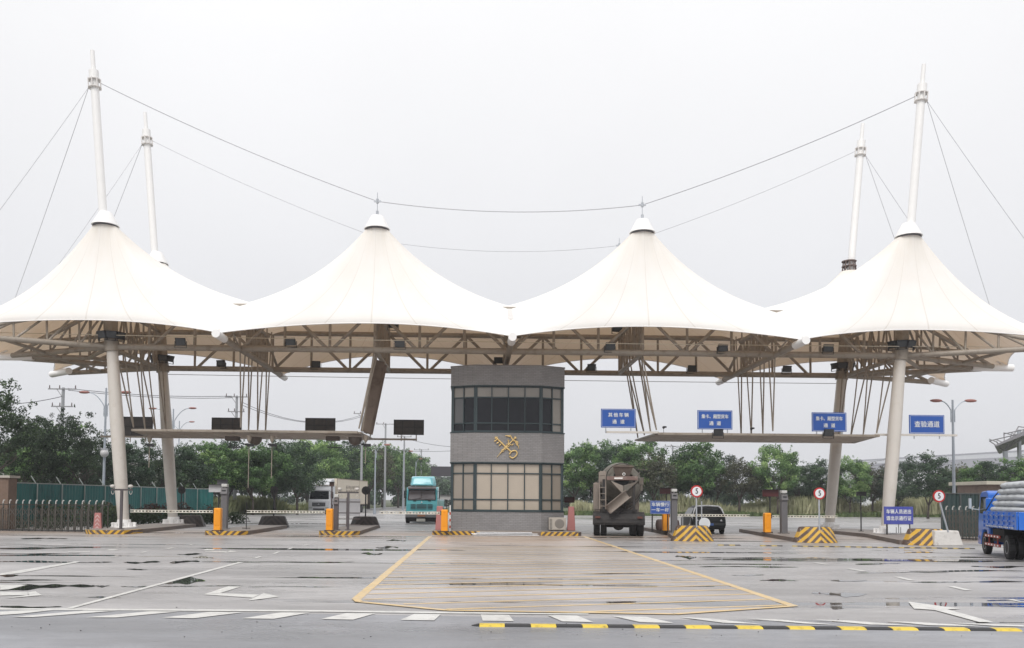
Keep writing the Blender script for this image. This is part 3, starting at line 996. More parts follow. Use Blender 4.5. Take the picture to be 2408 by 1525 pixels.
# sign boards seen from behind on the left gantry
M_signback = mat('sign_back', (.06, .055, .052), .6, var=.25, dirt=(.10, .085, .08), dscale=1.5)
for k, (x0, y0, x1, y1) in enumerate(((289, 981, 360, 1026), (498, 983, 569, 1016), (718, 984, 789, 1018), (926, 988, 997, 1023))):
    Y = 48.6
    a, b = at(x0, y1, Y), at(x1, y0, Y)
    w, h = b.x-a.x, b.z-a.z
    lab = 'back of the lane sign %s' % (['beside the left front mast', 'second from the left on the left gantry', 'third from the left on the left gantry', 'nearest the booth on the left gantry arm'][k])
    t = thing('lane_sign', lab, 'sign', (a.x+w/2, Y, a.z), 0, 'lane signs on the left gantry')
    mb = MB(); mb.box((0, 0, h/2), (w, .05, h)); mb.build('board', M_signback, t, bevel=.008)
    mb = MB()
    for x in (-w/2+.02, w/2-.02): mb.box((x, -.03, h/2), (.05, .05, h))
    for z in (.025, h-.025, h/2): mb.box((0, -.032, z), (w-.1, .046, .04))
    for x in (-w/5, w/5): mb.box((x, -.036, h/2), (.045, .05, h-.1))
    mb.build('back_frame', mat('sign_frame_dark', (.035, .033, .034), .6), t)
    mb = MB()
    for x in (-w/4, w/4): mb.tube((x, 0, 0), (x, 0, -.35), .03)
    mb.build('post', M_steel, t)
# blue lane signs on the right gantry
def blue_sign(x0, y0, x1, y1, lines, lab, Y=43.0):
    a, b = at(x0, y1, Y), at(x1, y0, Y)
    w, h = b.x-a.x, b.z-a.z
    t = thing('lane_sign', lab, 'sign', (a.x+w/2, Y, a.z), 0, 'blue lane signs on the right gantry')
    mb = MB(); mb.box((0, 0, h/2), (w, .05, h)); mb.build('board', M_blue, t, bevel=.008)
    mb = MB()
    q = .045
    for z in (q, h-q): mb.box((0, -.029, z), (w-2*q, .008, .014))
    for x in (-w/2+q, w/2-q): mb.box((x, -.029, h/2), (.014, .008, h-2*q-.02))
    mb.build('border', M_letter, t)
    for (s, size, cx, cz, sx_, sp_) in lines:
        text('lettering', s, size*.92, M_letter, t, Matrix.Translation((cx*w, -.034, cz*h)) @ FACE, bold=.005, sx=sx_, spacing=sp_)
    mb = MB()
    for x in (-w/2*.72, w/2*.72): mb.tube((x, 0, 0), (x, 0, -.27), .028)
    mb.build('post', M_galv, t)
    return t
blue_sign(1413, 962.5, 1495, 1006, [('其他车辆', .25, 0, .66, 1.0, 1.38), ('通道', .25, 0, .30, 1.0, 2.5)], 'blue lane sign reading 其他车辆通道, nearest the booth')
blue_sign(1640, 966, 1722, 1010, [('集卡、厢型货车', .25, 0, .66, .86, 1.0), ('通道', .25, 0, .30, 1.0, 2.3)], 'blue lane sign reading 集卡、厢型货车通道 over the middle of the right gantry')
blue_sign(1909, 971, 1990, 1015, [('集卡、厢型货车', .25, 0, .66, .86, 1.0), ('通道', .25, 0, .30, 1.0, 2.3)], 'blue lane sign reading 集卡、厢型货车通道 in front of the right rear mast')
blue_sign(2138, 977, 2220, 1020, [('查验通道', .37, 0, .48, .95, 1.02)], 'blue lane sign reading 查验通道, rightmost, beyond the right front mast')
for k, x in enumerate((1689, 1949)):
    q = at(x, 1031, 42.7)
    dup(fl0, q, PI*0, 'black floodlight on the right gantry below the %s blue sign' % ('middle' if k == 0 else 'third'), 'floodlights on the right gantry', (.95, .95, .95))
for k, (x, y) in enumerate(((1560.5, 1006), (1767, 1009))):
    a = at(x, y+9, 43.1)
    t = thing('small_camera', 'tiny camera standing on the right gantry, %s' % ('near its booth end' if k == 0 else 'near its middle'), 'camera', a, 0, 'tiny cameras on the right gantry')
    mb = MB(); mb.tube((0, 0, -.1), (0, 0, .16), .012); mb.build('stem', M_dark, t)
    mb = MB(); mb.sphere((0, 0, .2), .07, 6); mb.box((.05, -.04, .22), (.12, .14, .08), 0, .5); mb.build('head', M_dark, t)

# ================================================================== BOOTH
def brickmat(name, c1_, c2_, mortar):
    m = bpy.data.materials.new(name); m.use_nodes = True
    n, l = m.node_tree.nodes, m.node_tree.links
    p = n['Principled BSDF']; p.inputs['Roughness'].default_value = .55
    t = n.new('ShaderNodeTexCoord'); s = n.new('ShaderNodeSeparateXYZ'); l.new(t.outputs['Object'], s.inputs[0])
    a = n.new('ShaderNodeMath'); a.operation = 'ADD'; l.new(s.outputs['X'], a.inputs[0]); l.new(s.outputs['Y'], a.inputs[1])
    c = n.new('ShaderNodeCombineXYZ'); l.new(a.outputs[0], c.inputs[0]); l.new(s.outputs['Z'], c.inputs[1])
    b = n.new('ShaderNodeTexBrick'); b.inputs['Scale'].default_value = 1.0
    b.inputs['Brick Width'].default_value = .24; b.inputs['Row Height'].default_value = .085; b.inputs['Mortar Size'].default_value = .008
    b.inputs['Color1'].default_value = (*c1_, 1); b.inputs['Color2'].default_value = (*c2_, 1); b.inputs['Mortar'].default_value = (*mortar, 1)
    l.new(c.outputs[0], b.inputs['Vector'])
    ns = n.new('ShaderNodeTexNoise'); ns.inputs['Scale'].default_value = 1.1; ns.inputs['Detail'].default_value = 7; l.new(t.outputs['Object'], ns.inputs['Vector'])
    mr = n.new('ShaderNodeMapRange'); mr.inputs['To Min'].default_value = .78; mr.inputs['To Max'].default_value = 1.18; l.new(ns.outputs['Fac'], mr.inputs['Value'])
    v = n.new('ShaderNodeVectorMath'); v.operation = 'SCALE'; l.new(b.outputs['Color'], v.inputs[0]); l.new(mr.outputs[0], v.inputs['Scale'])
    l.new(v.outputs[0], p.inputs['Base Color'])
    bp = n.new('ShaderNodeBump'); bp.inputs['Strength'].default_value = .5; bp.inputs['Distance'].default_value = .01; bp.invert = True
    l.new(b.outputs['Fac'], bp.inputs['Height']); l.new(bp.outputs[0], p.inputs['Normal'])
    return m
M_brick = brickmat('grey_brick_tile', (.225, .218, .218), (.26, .252, .253), (.17, .162, .163))
M_frame = mat('window_frame_dark_green', (.028, .045, .05), .4)
def coated(name, c, rough, coat=1.0):
    m = mat(name, c, rough, var=.12, scale=1.2)
    m.node_tree.nodes['Principled BSDF'].inputs['Coat Weight'].default_value = coat
    m.node_tree.nodes['Principled BSDF'].inputs['Coat Roughness'].default_value = .04
    return m
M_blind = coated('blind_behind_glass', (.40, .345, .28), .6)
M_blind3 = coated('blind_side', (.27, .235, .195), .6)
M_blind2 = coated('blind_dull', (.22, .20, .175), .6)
M_tint = coated('tinted_glass', (.010, .011, .015), .25, .22)
M_tint.node_tree.nodes['Principled BSDF'].inputs['Specular IOR Level'].default_value = .25
BY = 42.8
def zz(y): return at(1190, y, BY).z
ZB0, Zw2b, Zw2t, Zw1b, Zw1t, Ztop = .18, zz(1203), zz(1088), zz(1016.5), zz(907), zz(861)
xl0, xl1, xr1, xr0 = -1.28, -.03, 3.33, 4.55
BYc, BYe = BY+.62, 48.2
bxc = (xl0+xr0)/2
booth = thing('control_booth', 'grey tiled two storey booth with dark framed windows and a gold emblem', 'booth', (bxc, 45.5, 0))
plan = [(xl1, BY), (xr1, BY), (xr0, BYc), (xr0, BYe), (xl0, BYe), (xl0, BYc)]
def plan_off(d):
    return [(xl1+d*.3, BY+d), (xr1-d*.3, BY+d), (xr0-d, BYc+d*.4), (xr0-d, BYe-d), (xl0+d, BYe-d), (xl0+d, BYc+d*.4)]
for z0, z1 in ((ZB0, Zw2b), (Zw2t, Zw1b), (Zw1t, Ztop)):
    mb = MB(); mb.prism([(x-bxc, y-45.5) for x, y in plan], z0, z1)
    o = mb.build('wall', M_brick, booth)
mb = MB()
for z in (Zw2b, Zw1b): mb.prism([(x-bxc, y-45.5) for x, y in plan_off(-.03)], z-.03, z+.02)
for z in (Zw2t, Zw1t): mb.prism([(x-bxc, y-45.5) for x, y in plan_off(-.02)], z-.03, z+.015)
mb.build('sill', M_frame, booth)
mb = MB(); mb.prism([(x-bxc, y-45.5) for x, y in plan_off(-.03)], Ztop, Ztop+.05); mb.build('coping', mat('coping', (.2, .18, .17), .6), booth)
mb = MB(); mb.prism([(x-bxc, y-45.5) for x, y in plan_off(.28)], Zw2b+.02, Zw1t-.02)
mb.build('interior', mat('booth_interior', (.05, .05, .05), .8), booth)
facets = [((xl1, BY), (xr1, BY), 4), ((xl0, BYc), (xl1, BY), 2), ((xr1, BY), (xr0, BYc), 2), ((xl0, BYe), (xl0, BYc), 4), ((xr0, BYc), (xr0, BYe), 4)]
for (a, b, nc) in facets:
    for st, (z0, z1, rows) in enumerate(((Zw2b+.02, Zw2t-.03, (.0, .23, .79, 1.0)), (Zw1b+.02, Zw1t-.03, (0, .18, .76, 1.0)))):
        A, B = Vector((a[0]-bxc, a[1]-45.5, 0)), Vector((b[0]-bxc, b[1]-45.5, 0))
        d = (B-A).normalized(); nin = Vector((-d.y, d.x, 0))
        if nin.y < 0 and abs(nin.x) < .1: nin = -nin
        L = (B-A).length
        T = Matrix.Translation(A+nin*.12) @ Matrix.Rotation(math.atan2(d.y, d.x), 4, 'Z')
        mb = MB()
        H = z1-z0
        for k in range(nc+1):
            w = .11 if k in (0, nc) else .05
            x = min(L-w/2, max(w/2, L*k/nc))
            mb.box((x, 0, z0+H/2), (w, .1, H), 0, 0, T)
        for k, r_ in enumerate(rows):
            w = .06
            z = z0+w/2+(H-w)*r_
            for c in range(nc):
                xa, xb = L*c/nc+(.11 if c == 0 else .025), L*(c+1)/nc-(.11 if c == nc-1 else .025)
                mb.box(((xa+xb)/2, 0, z), (xb-xa-.001, .08, w), 0, 0, T)
        wo_ = mb.build('window', M_frame, booth)
        for ri in range(3):
            for c in range(nc):
                za, zb = z0+.06+(H-.06)*rows[ri], z0+(H-.06)*rows[ri+1]
                xa, xb = L*c/nc+(.11 if c == 0 else .025), L*(c+1)/nc-(.11 if c == nc-1 else .025)
                mb = MB(); mb.box(((xa+xb)/2, .02, (za+zb)/2), (xb-xa, .012, zb-za), 0, 0, T)
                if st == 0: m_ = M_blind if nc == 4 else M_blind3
                else:
                    m_ = M_blind2 if ri == 2 else M_tint
                    if ri < 2 and A.x > .1 and nc == 2 and c == 1: m_ = M_blind2
                    if ri < 2 and A.x < -2 and nc == 2 and c == 0 and ri == 1: m_ = coated('tint_lighter', (.06, .06, .062), .3)
                mb.build('pane', m_, wo_)
# gold emblem
def e_(x, y, d=.05): return Vector(((x-700)/868, -d, (800-y)/868))
M_gold = mat('gold_emblem', (.72, .52, .22), .38, .2, var=.15, dirt=(.2, .13, .06), dscale=6)
er = at(1190, 1052, BY)
eo = Vector((er.x-bxc, BY-45.5-.0, er.z))
mb = MB()
def epath(pts, r, n=8, r2=None):
    pts = [e_(*q) for q in pts]
    for k, (a, b) in enumerate(zip(pts[:-1], pts[1:])):
        mb.tube(a, b, r, r if r2 is None else r+(r2-r)*(k+1)/len(pts), n)
        mb.sphere(b, r, 4)
epath([(265, 400), (660, 770), (920, 1010)], .042)
mb.box(e_(265, 395), (.14, .06, .1), 0)
epath([(300, 470), (210, 545)], .03); epath([(380, 590), (300, 640)], .032); epath([(470, 670), (410, 740)], .034)
epath([(230, 500), (195, 545)], .03)
ring = [(920, 1010), (980, 970), (1060, 950), (1140, 970), (1180, 1030), (1180, 1110), (1130, 1190), (1060, 1250), (980, 1285), (910, 1250), (870, 1210)]
epath(ring, .037)
epath([(920, 1010), (850, 1110)], .035)
epath([(1090, 400), (990, 500), (820, 680), (640, 860), (520, 980), (450, 1070)], .033, 8, .02)
epath([(450, 1070), (300, 1250)], .013)
mb.sphere(e_(1100, 395), .068, 7)
epath([(990, 490), (930, 380), (900, 300), (690, 305)], .036, 6, .012); epath([(920, 350), (780, 325)], .025)
epath([(1020, 520), (1130, 540), (1200, 570), (1215, 640)], .036, 6, .02); epath([(1120, 560), (1190, 680), (1240, 760), (1250, 850)], .026, 6, .008)
epath([(1100, 560), (1130, 640), (1180, 720)], .022)
def snake(sgn):
    P, Q = Vector((830, 670)), Vector((500, 1010))
    d = (Q-P); nn = Vector((-d.y, d.x)).normalized()
    pts = []
    for k in range(31):
        t = k/30
        amp = 75*(1-t*.45)
        q = P+d*t+nn*(sgn*amp*math.sin(t*PI*3))
        pts.append((q.x, q.y))
    epath(pts, .018, 6)
snake(1); snake(-1)
epath([(830, 670), (790, 590), (830, 510), (770, 500)], .024); mb.sphere(e_(790, 505), .04, 5)
epath([(850, 680), (960, 720), (1010, 660)], .024)
mb.v = [v+eo for v in mb.v]
mb.build('emblem', M_gold, booth, smooth=50)
# entrance step with steel nosings
mb = MB()
sa, sb = gr(1108, 1262), gr(1266, 1262)
for k in range(3):
    mb.box(((sa.x+sb.x)/2-bxc+(0 if k else .05), 40.55+.28*k-45.5, .035+.055*k), (sb.x-sa.x-(.5 if k == 2 else 0), .26, .03), 0)
st_ = mb.build('step', mat('step_steel', (.75, .75, .76), .25, .3), booth, bevel=.005)
mb = MB()
for k in range(3): mb.box(((sa.x+sb.x)/2-bxc, 40.62+.28*k-45.5, .012+.055*k), (sb.x-sa.x-.55, .2, .02))
mb.build('riser', M_black, st_)
# air-conditioner outdoor unit
def ac(loc):
    t = thing('outdoor_ac_unit', 'beige air conditioner box standing at the right foot of the booth', 'air conditioner', loc)
    mb = MB(); mb.box((0, 0, .36), (.85, .32, .62)); mb.build('case', mat('ac_case', (.42, .38, .33), .5, dirt=(.28, .24, .2)), t, bevel=.02)
    mb = MB()
    for k in range(8): mb.box((-.33, -.165, .12+.065*k), (.12, .02, .03))
    mb.build('louvre', mat('ac_louvre', (.16, .15, .14), .5), t)
    mb = MB(); mb.lathe([(.24, -.02), (.24, 0), (.2, .01)], 24, Matrix.Translation((.1, -.16, .36)) @ Matrix.Rotation(R(90), 4, 'X')); mb.build('fan_grille', mat('ac_grille', (.2, .18, .16), .5), t)
    mb = MB(); mb.box((-.25, 0, .025), (.1, .34, .05)); mb.box((.25, 0, .025), (.1, .34, .05)); mb.build('foot', M_black, t)
ac((at(1311, 1240, 42.6).x, 42.75, .18))

# ================================================================== TRAFFIC ISLANDS
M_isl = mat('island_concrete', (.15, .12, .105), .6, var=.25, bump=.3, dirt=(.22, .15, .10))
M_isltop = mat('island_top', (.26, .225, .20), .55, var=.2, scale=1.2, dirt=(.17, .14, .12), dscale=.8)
def island(label, poly, nose, h=.18, name='traffic_island'):
    cx = sum(p[0] for p in poly)/len(poly); y0 = min(p[1] for p in poly)
    t = thing(name, label, 'kerb', (nose[0], y0, 0), 0, 'raised kerbed lane islands')
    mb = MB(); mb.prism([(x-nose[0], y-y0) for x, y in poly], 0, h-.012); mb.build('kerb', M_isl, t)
    mb = MB()
    cx2, cy2 = sum(p[0] for p in poly)/len(poly), sum(p[1] for p in poly)/len(poly)
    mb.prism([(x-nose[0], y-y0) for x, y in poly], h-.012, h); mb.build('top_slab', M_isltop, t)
    if len(nose) > 1:
        mb = MB()
        pts = nose[1]
        for a, b in zip(pts[:-1], pts[1:]):
            A, B = Vector((a[0]-nose[0], a[1]-y0, 0)), Vector((b[0]-nose[0], b[1]-y0, 0))
            d = (B-A).normalized(); o_ = Vector((d.y, -d.x, 0))*.004
            mb.add([A+o_, B+o_, B+o_+Vector((0, 0, h+.002)), A+o_+Vector((0, 0, h+.002))], [(0, 1, 2, 3)])
            mb.add([A+o_+Vector((0, 0, h+.002)), B+o_+Vector((0, 0, h+.002)), B-o_*45+Vector((0, 0, h+.002)), A-o_*45+Vector((0, 0, h+.002))], [(0, 1, 2, 3)])
        mb.build('warning_stripes', M_kerbstripe, t)
    return t
ia = [(-17.9, 39.5), (-17.4, 38.85), (-15.95, 39.05), (-15.75, 39.6), (-16.05, 49.4), (-18.6, 49.8), (-18.4, 42)]
island('leftmost kerbed island, carrying both left masts', ia, (-16.7, [ia[0], ia[1], ia[2], ia[3], (-15.78, 40.8)]))
ib = [(-12.45, 39.6), (-12.2, 38.9), (-10.75, 39.1), (-10.5, 39.7), (-10.6, 48.4), (-12.3, 48.4)]
island('second kerbed island from the left, with an orange barrier box on its nose', ib, (-11.6, [ib[0], ib[1], ib[2], ib[3]]))
ic = [(-7.35, 40.4), (-7.15, 39.8), (-5.65, 40.0), (-5.45, 40.6), (-5.62, 50.4), (-7.3, 50.4)]
island('third kerbed island from the left, nearest to the booth', ic, (-6.55, [ic[0], ic[1], ic[2], ic[3]]))
idd = [(-2.0, 41.6), (-1.95, 40.85), (-.4, 41.4), (3.8, 41.4), (5.0, 40.85), (5.2, 41.4), (5.2, 50.5), (-1.95, 50.5)]
idd = [(-2.05, 41.4), (-1.8, 41.1), (5.0, 41.1), (5.2, 41.5), (5.2, 50.5), (-2.0, 50.5)]
island('wide kerbed island carrying the booth', idd, (1.6, [idd[0], idd[1], (.25, 41.1)]))
t_ = [o for o in bpy.data.objects if o.get('label') == 'wide kerbed island carrying the booth'][0]
mb = MB()
for (xa, xb) in ((3.2, 5.0),):
    A, B = Vector((xa-1.6, -.004, 0)), Vector((xb-1.6, -.004, 0))
    mb.add([A, B, B+Vector((0, 0, .182)), A+Vector((0, 0, .182))], [(0, 1, 2, 3)])
    mb.add([A+Vector((0, 0, .182)), B+Vector((0, 0, .182)), B+Vector((0, .2, .182)), A+Vector((0, .2, .182))], [(0, 1, 2, 3)])
mb.build('warning_stripes', M_kerbstripe, t_)
pE, pF, pG = gr(1637, 1274), gr(1931, 1277.5), gr(2205, 1284)
ie = [(pE.x-.85, pE.y+.6), (pE.x+.5, pE.y+.6), (pE.x+.9, 41), (pE.x+1.0, 50), (9.85, 50), (9.75, 43)]
island('kerbed island beside the concrete mixer, behind the first striped block', ie, (pE.x,))
if_ = [(pF.x-.85, pF.y+.6), (pF.x+.5, pF.y+.6), (pF.x+1.5, 39), (21.6, 41), (21.4, 50.2), (14.95, 50.2), (15.0, 43)]
if_ = [(pF.x-.85, pF.y+.6), (pF.x+.6, pF.y+.6), (16.6, 39), (17.0, 48.3), (15.05, 48.3)]
island('kerbed island behind the second striped block, carrying an orange barrier box', if_, (pF.x,))
ig = [(pG.x-1.1, pG.y+.9), (pG.x+.5, pG.y+.6), (22.2, 40), (22.8, 50.6), (19.8, 50.6), (19.6, 42.5)]
island('rightmost kerbed island, carrying the right masts', ig, (pG.x,))

# striped concrete blocks
def planter(label, loc, m, s=1.0):
    t = thing('concrete_block', label, 'concrete block', loc, 0, 'flared concrete blocks on the island noses')
    prof = [(.95, 0), (.93, .04), (.70, .62), (.66, .66)]
    mb = MB()
    n_ = 10
    mb.lathe(prof, n_, Matrix.Diagonal((1.0, .75, 1.0, 1)) @ Matrix.Rotation(R(18), 4, 'Z'))
    mb.build('block', m, t, bevel=.015)
    mb = MB(); mb.lathe([(.6, .655), (.6, .668)], n_, Matrix.Diagonal((1.0, .75, 1.0, 1)) @ Matrix.Rotation(R(18), 4, 'Z')); mb.build('soil', mat('soil', (.12, .1, .08), .9, bump=.5), t)
    return t
planter('yellow and black chevron block beside the mixer, under the first 5 sign', (pE.x, pE.y+.65, 0), M_chev)
planter('chevron block in front of the right rear mast, under the middle 5 sign', (pF.x, pF.y+.65, 0), M_chev)
pg = planter('yellow and black chevron block with a broken white corner, under the rightmost 5 sign', (pG.x-.15, pG.y+.65, 0), M_chev)
mb = MB(); mb.front([(-.05, 0), (1.15, 0), (.95, .62), (-.02, .62)], -.78, -.2); mb.build('broken_corner', mat('chipped_white', (.62, .60, .57), .8, bump=1.0, bscale=9, dirt=(.16, .12, .1), dscale=2.2, dth=.6), pg, bevel=.04)
M_chevd = chevmat('dark_chevrons', 1.0, 3.4, (.028, .022, .022), (.05, .04, .035), pale=(.05, .04, .04))
for (u_, v_, lab) in ((443, 1239, 'dark concrete block at the far end of the leftmost island'), (641, 1241, 'dark concrete block at the far end of the second island from the left'), (857, 1242, 'dark concrete block at the far end of the third island from the left')):
    q = gr(u_, v_); planter(lab, (q.x, q.y+.2, 0), M_chevd)

# ================================================================== BARRIERS
def barrier(label, loc, arm_to, rz=0, h=1.05):
    t = thing('barrier_gate', label, 'barrier', loc, rz, 'boom barriers of the lanes')
    mb = MB(); mb.box((0, 0, h/2), (.32, .34, h)); mb.build('cabinet', M_orange, t, bevel=.045, seg=3)
    mb = MB(); mb.box((0, 0, -.0+.02), (.42, .44, .04)); mb.build('base', M_dark, t)
    mb = MB(); mb.box((0, -.178, .55), (.2, .012, .6)); mb.box((0, -.182, h-.12), (.1, .02, .04), 0); mb.build('door', mat('orange_door', (.80, .30, .01), .4), t)
    dx = arm_to
    s = 1 if dx > 0 else -1
    zt = h-.17
    mb = MB()
    for z in (zt-.045, zt+.045): mb.bar((s*.17, -.1, z), (dx, -.1, z), .05, .03)
    n_ = int(abs(dx)/.16)
    for k in range(n_):
        x = s*(.2+(abs(dx)-.25)*k/n_)
        mb.box((x, -.1, zt), (.05, .035, .06))
    a_ = mb.build('boom_arm', mat('boom_white', (.70, .68, .60), .5, dirt=(.4, .34, .25), dscale=4), t)
    mb = MB()
    for k in range(0, n_, 3):
        x = s*(.28+(abs(dx)-.25)*k/n_)
        mb.box((x, -.1, zt), (.09, .028, .05))
    mb.build('gap_strip', mat('gap_dark', (.1, .08, .07), .6), a_)
    mb = MB(); mb.box((s*.12, -.1, zt), (.16, .1, .2)); mb.build('arm_clamp', M_dark, t)
    return t
def lower(u_, v_, z=.18): return gr(u_, v_, z)
for (u_, v_, u_end, lab) in ((512, 1249, 310, 'orange boom barrier on the second island, its arm reaching to the left mast'),
                             (775, 1249, 583, 'orange boom barrier on the third island, arm lowered to the left'),
                             (1045, 1251, 893, 'orange boom barrier beside the left of the booth, arm lowered across the teal truck lane')):
    q = lower(u_, v_)
    barrier(lab, q, (u_end-u_)*q.y/FPX*1.0)
for (u_, v_, u_end, lab, hh) in ((1565, 1250, 1763, 'faded orange boom barrier behind the small blue sign, arm across the black car', 1.0), (1804, 1254, 1969, 'orange boom barrier on the island behind the second striped block', 1.0)):
    q = lower(u_, v_)
    o = barrier(lab, q, (u_end-u_)*q.y/FPX, 0, hh)

# lane equipment on the islands
def post_thing(name, label, cat, u_, v_, group=None, z=.18):
    q = lower(u_, v_, z)
    return thing(name, label, cat, q, 0, group), q.y/FPX
def camstand(label, u_, v_, htop):
    t, s = post_thing('camera_stand', label, 'camera stand', u_, v_, 'T shaped stands with two cameras')
    h = htop*s
    mb = MB(); mb.box((0, 0, h/2), (.11, .11, h)); mb.box((0, 0, .015), (.25, .25, .03)); mb.build('post', mat('stand_paint', (.085, .075, .08), .5, dirt=(.1, .08, .07)), t)
    mb = MB(); mb.box((0, 0, h+.04), (1.0, .09, .08)); mb.build('crossbar', mat('stand_dark', (.07, .06, .06), .5), t)
    for s_ in (-1, 1):
        mb = MB(); mb.sphere((s_*.42, -.03, h+.2), .11, 7, sc=(1.1, 1.1, .8)); mb.tube((s_*.4, 0, h+.05), (s_*.4, 0, h+.2), .02)
        for k in range(6):
            a0, a1 = PI+PI*k/6, PI+PI*(k+1)/6
            mb.tube((s_*.42+.07*math.cos(a0), 0, h-.02+.16*math.sin(a0)), (s_*.42+.07*math.cos(a1), 0, h-.02+.16*math.sin(a1)), .014, n=5)
        mb.build('camera_head', mat('camera_beige', (.5, .48, .45), .4), t, smooth=40)
    return t
camstand('T shaped camera stand in front of the left front mast', 284, 1245, 90)
camstand('T shaped camera stand on the third island in front of the white truck', 818, 1247, 86)
def column(label, u_, v_, w, h1, parts, col):
    t, s = post_thing('card_terminal', label, 'card terminal', u_, v_, 'grey card reader columns')
    h = h1*s
    mb = MB(); mb.box((0, 0, h*.5), (w, w, h)); mb.box((0, 0, .02), (w+.15, w+.15, .04)); mb.build('column', col, t, bevel=.015)
    mb = MB(); mb.add([(-w/2-.02, -w/2-.08, h), (w/2+.02, -w/2-.08, h), (w/2+.02, w/2, h), (-w/2-.02, w/2, h), (-w/2, -w/2, h+.28), (w/2, -w/2, h+.28), (w/2, w/2, h+.34), (-w/2, w/2, h+.34)], [(0, 3, 2, 1), (4, 5, 6, 7), (0, 1, 5, 4), (1, 2, 6, 5), (2, 3, 7, 6), (3, 0, 4, 7)]); mb.build('reader_head', col, t, bevel=.015)
    mb = MB(); mb.box((0, -w/2-.03, h+.14), (w*.6, .03, .12), 0); mb.build('screen', M_dark, t)
    mb = MB(); mb.box((0, 0, h+.42), (w*.9, w, .14)); mb.tube((0, 0, h+.3), (0, 0, h+.4), .05); mb.build('cap_light', mat('cap_pale', (.5, .5, .48), .5), t, bevel=.02)
    return t
M_term = mat('terminal_grey', (.12, .115, .12), .5, dirt=(.14, .13, .12))
column('grey card terminal behind the orange box of the second island', 836*.0+527, 1245, .30, 82, 0, M_term)
column('brown grey card terminal beside the orange box of the third island', 790, 1247, .22, 60, 0, mat('terminal_brown', (.10, .08, .08), .5))
column('grey card terminal between the small blue sign and the black car', 1590-5, 1254, .28, 80, 0, M_term)
column('grey card terminal beside the orange box of the right middle island', 1843, 1255, .30, 78, 0, M_term)
# poles with boxes
def box_pole(label, u_, v_, h, bw, bh, colr, z=.18, extra=None, name='lane_display', cat='display'):
    t, s = post_thing(name, label, cat, u_, v_, None, z)
    H = h*s
    mb = MB(); mb.tube((0, 0, 0), (0, 0, H), .035); mb.box((0, 0, .015), (.2, .2, .03)); mb.build('post', M_steel if extra is None else extra, t)
    mb = MB(); mb.box((0, -.05, H), (bw, .14, bh)); mb.build('box', colr, t, bevel=.015)
    mb = MB(); mb.box((0, -.13, H+bh/2), (bw+.06, .3, .025)); mb.build('hood', M_dark, t)
    return t
M_disp = mat('display_grey', (.45, .45, .46), .5)
M_pred = mat('display_red', (.07, .015, .015), .4)
box_pole('pole with a pale box on the second island from the left', 513, 1243, 93, .95, .38, M_disp, extra=M_dark)
box_pole('pole with a dark camera box on top, second island', 521, 1240, 104, .5, .28, mat('cam_dark', (.1, .1, .11), .5), extra=M_grey)
box_pole('tall pole with a small camera on the third island', 779, 1246, 106, .22, .22, mat('cam_brown', (.09, .05, .04), .5), extra=mat('pole_brown', (.09, .065, .065), .6))
box_pole('red display on a thin pole right of the booth', 1338, 1238, 62, .6, .34, M_pred, extra=M_dark)
box_pole('red display on a thin pole behind the small blue sign', 1567, 1245, 90, .75, .32, M_pred, extra=M_dark)
box_pole('red display on a thin pole beside the right orange barrier box', 1811, 1252, 92, .8, .36, M_pred, extra=M_dark)
box_pole('pale sign box on a thin pole between the teal truck and the booth', 1050, 1222, 52, 1.2, .42, mat('box_pale2', (.35, .34, .33), .5), z=0, extra=M_dark)
box_pole('dark camera pole between the right masts', 2025, 1250, 88, .5, .2, M_dark, extra=M_dark)
# chevron marker posts
M_pink = mat('faded_red_reflector', (.42, .17, .16), .5, dirt=(.3, .12, .1))
M_pinkw = mat('faded_white_reflector', (.55, .42, .40), .5)
def marker(label, u_, v_, h, w, z=.18, broken=False):
    t, s = post_thing('marker_post', label, 'marker post', u_, v_, 'reddish marker posts', z)
    H = h*s
    mb = MB(); mb.front([(-w*.62, 0), (w*.62, 0), (w*.42, H), (-w*.42, H)], -.09, .09); mb.build('body', M_pink, t, bevel=.02)
    mb = MB()
    for k in range(4 if broken else 0):
        z0 = H*.12+H*.2*k
        mb.front([(-w*.3, z0), (0, z0+.12), (w*.3, z0), (w*.3, z0+.06), (0, z0+.18), (-w*.3, z0+.06)], -.098, -.091)
    if broken: mb.build('chevrons', M_pinkw, t)
marker('pink marker post between the orange box and the booth', 1034, 1247, 56, .36)
marker('pink marker post at the right foot of the booth', 1343, 1248, 56, .34)
marker('reddish chevron post at the end of the left sliding gate', 230, 1252, 45, .34, 0, True)
marker('reddish chevron post at the end of the right sliding gate', 2241, 1256, 42, .34, .0, True)
# red-white pole beside booth
t, s = post_thing('striped_rod', 'thin red and white rod beside the booth barrier box', 'rod', 1058, 1250)
mb = MB(); mb.tube((0, 0, 0), (0, 0, 1.25), .03); mb.build('rod', M_white, t)
mb = MB()
for k in range(3): mb.tube((0, 0, .15+k*.32), (0, 0, .28+k*.32), .033)
mb.build('bands', mat('band_red', (.5, .08, .05), .5), t)

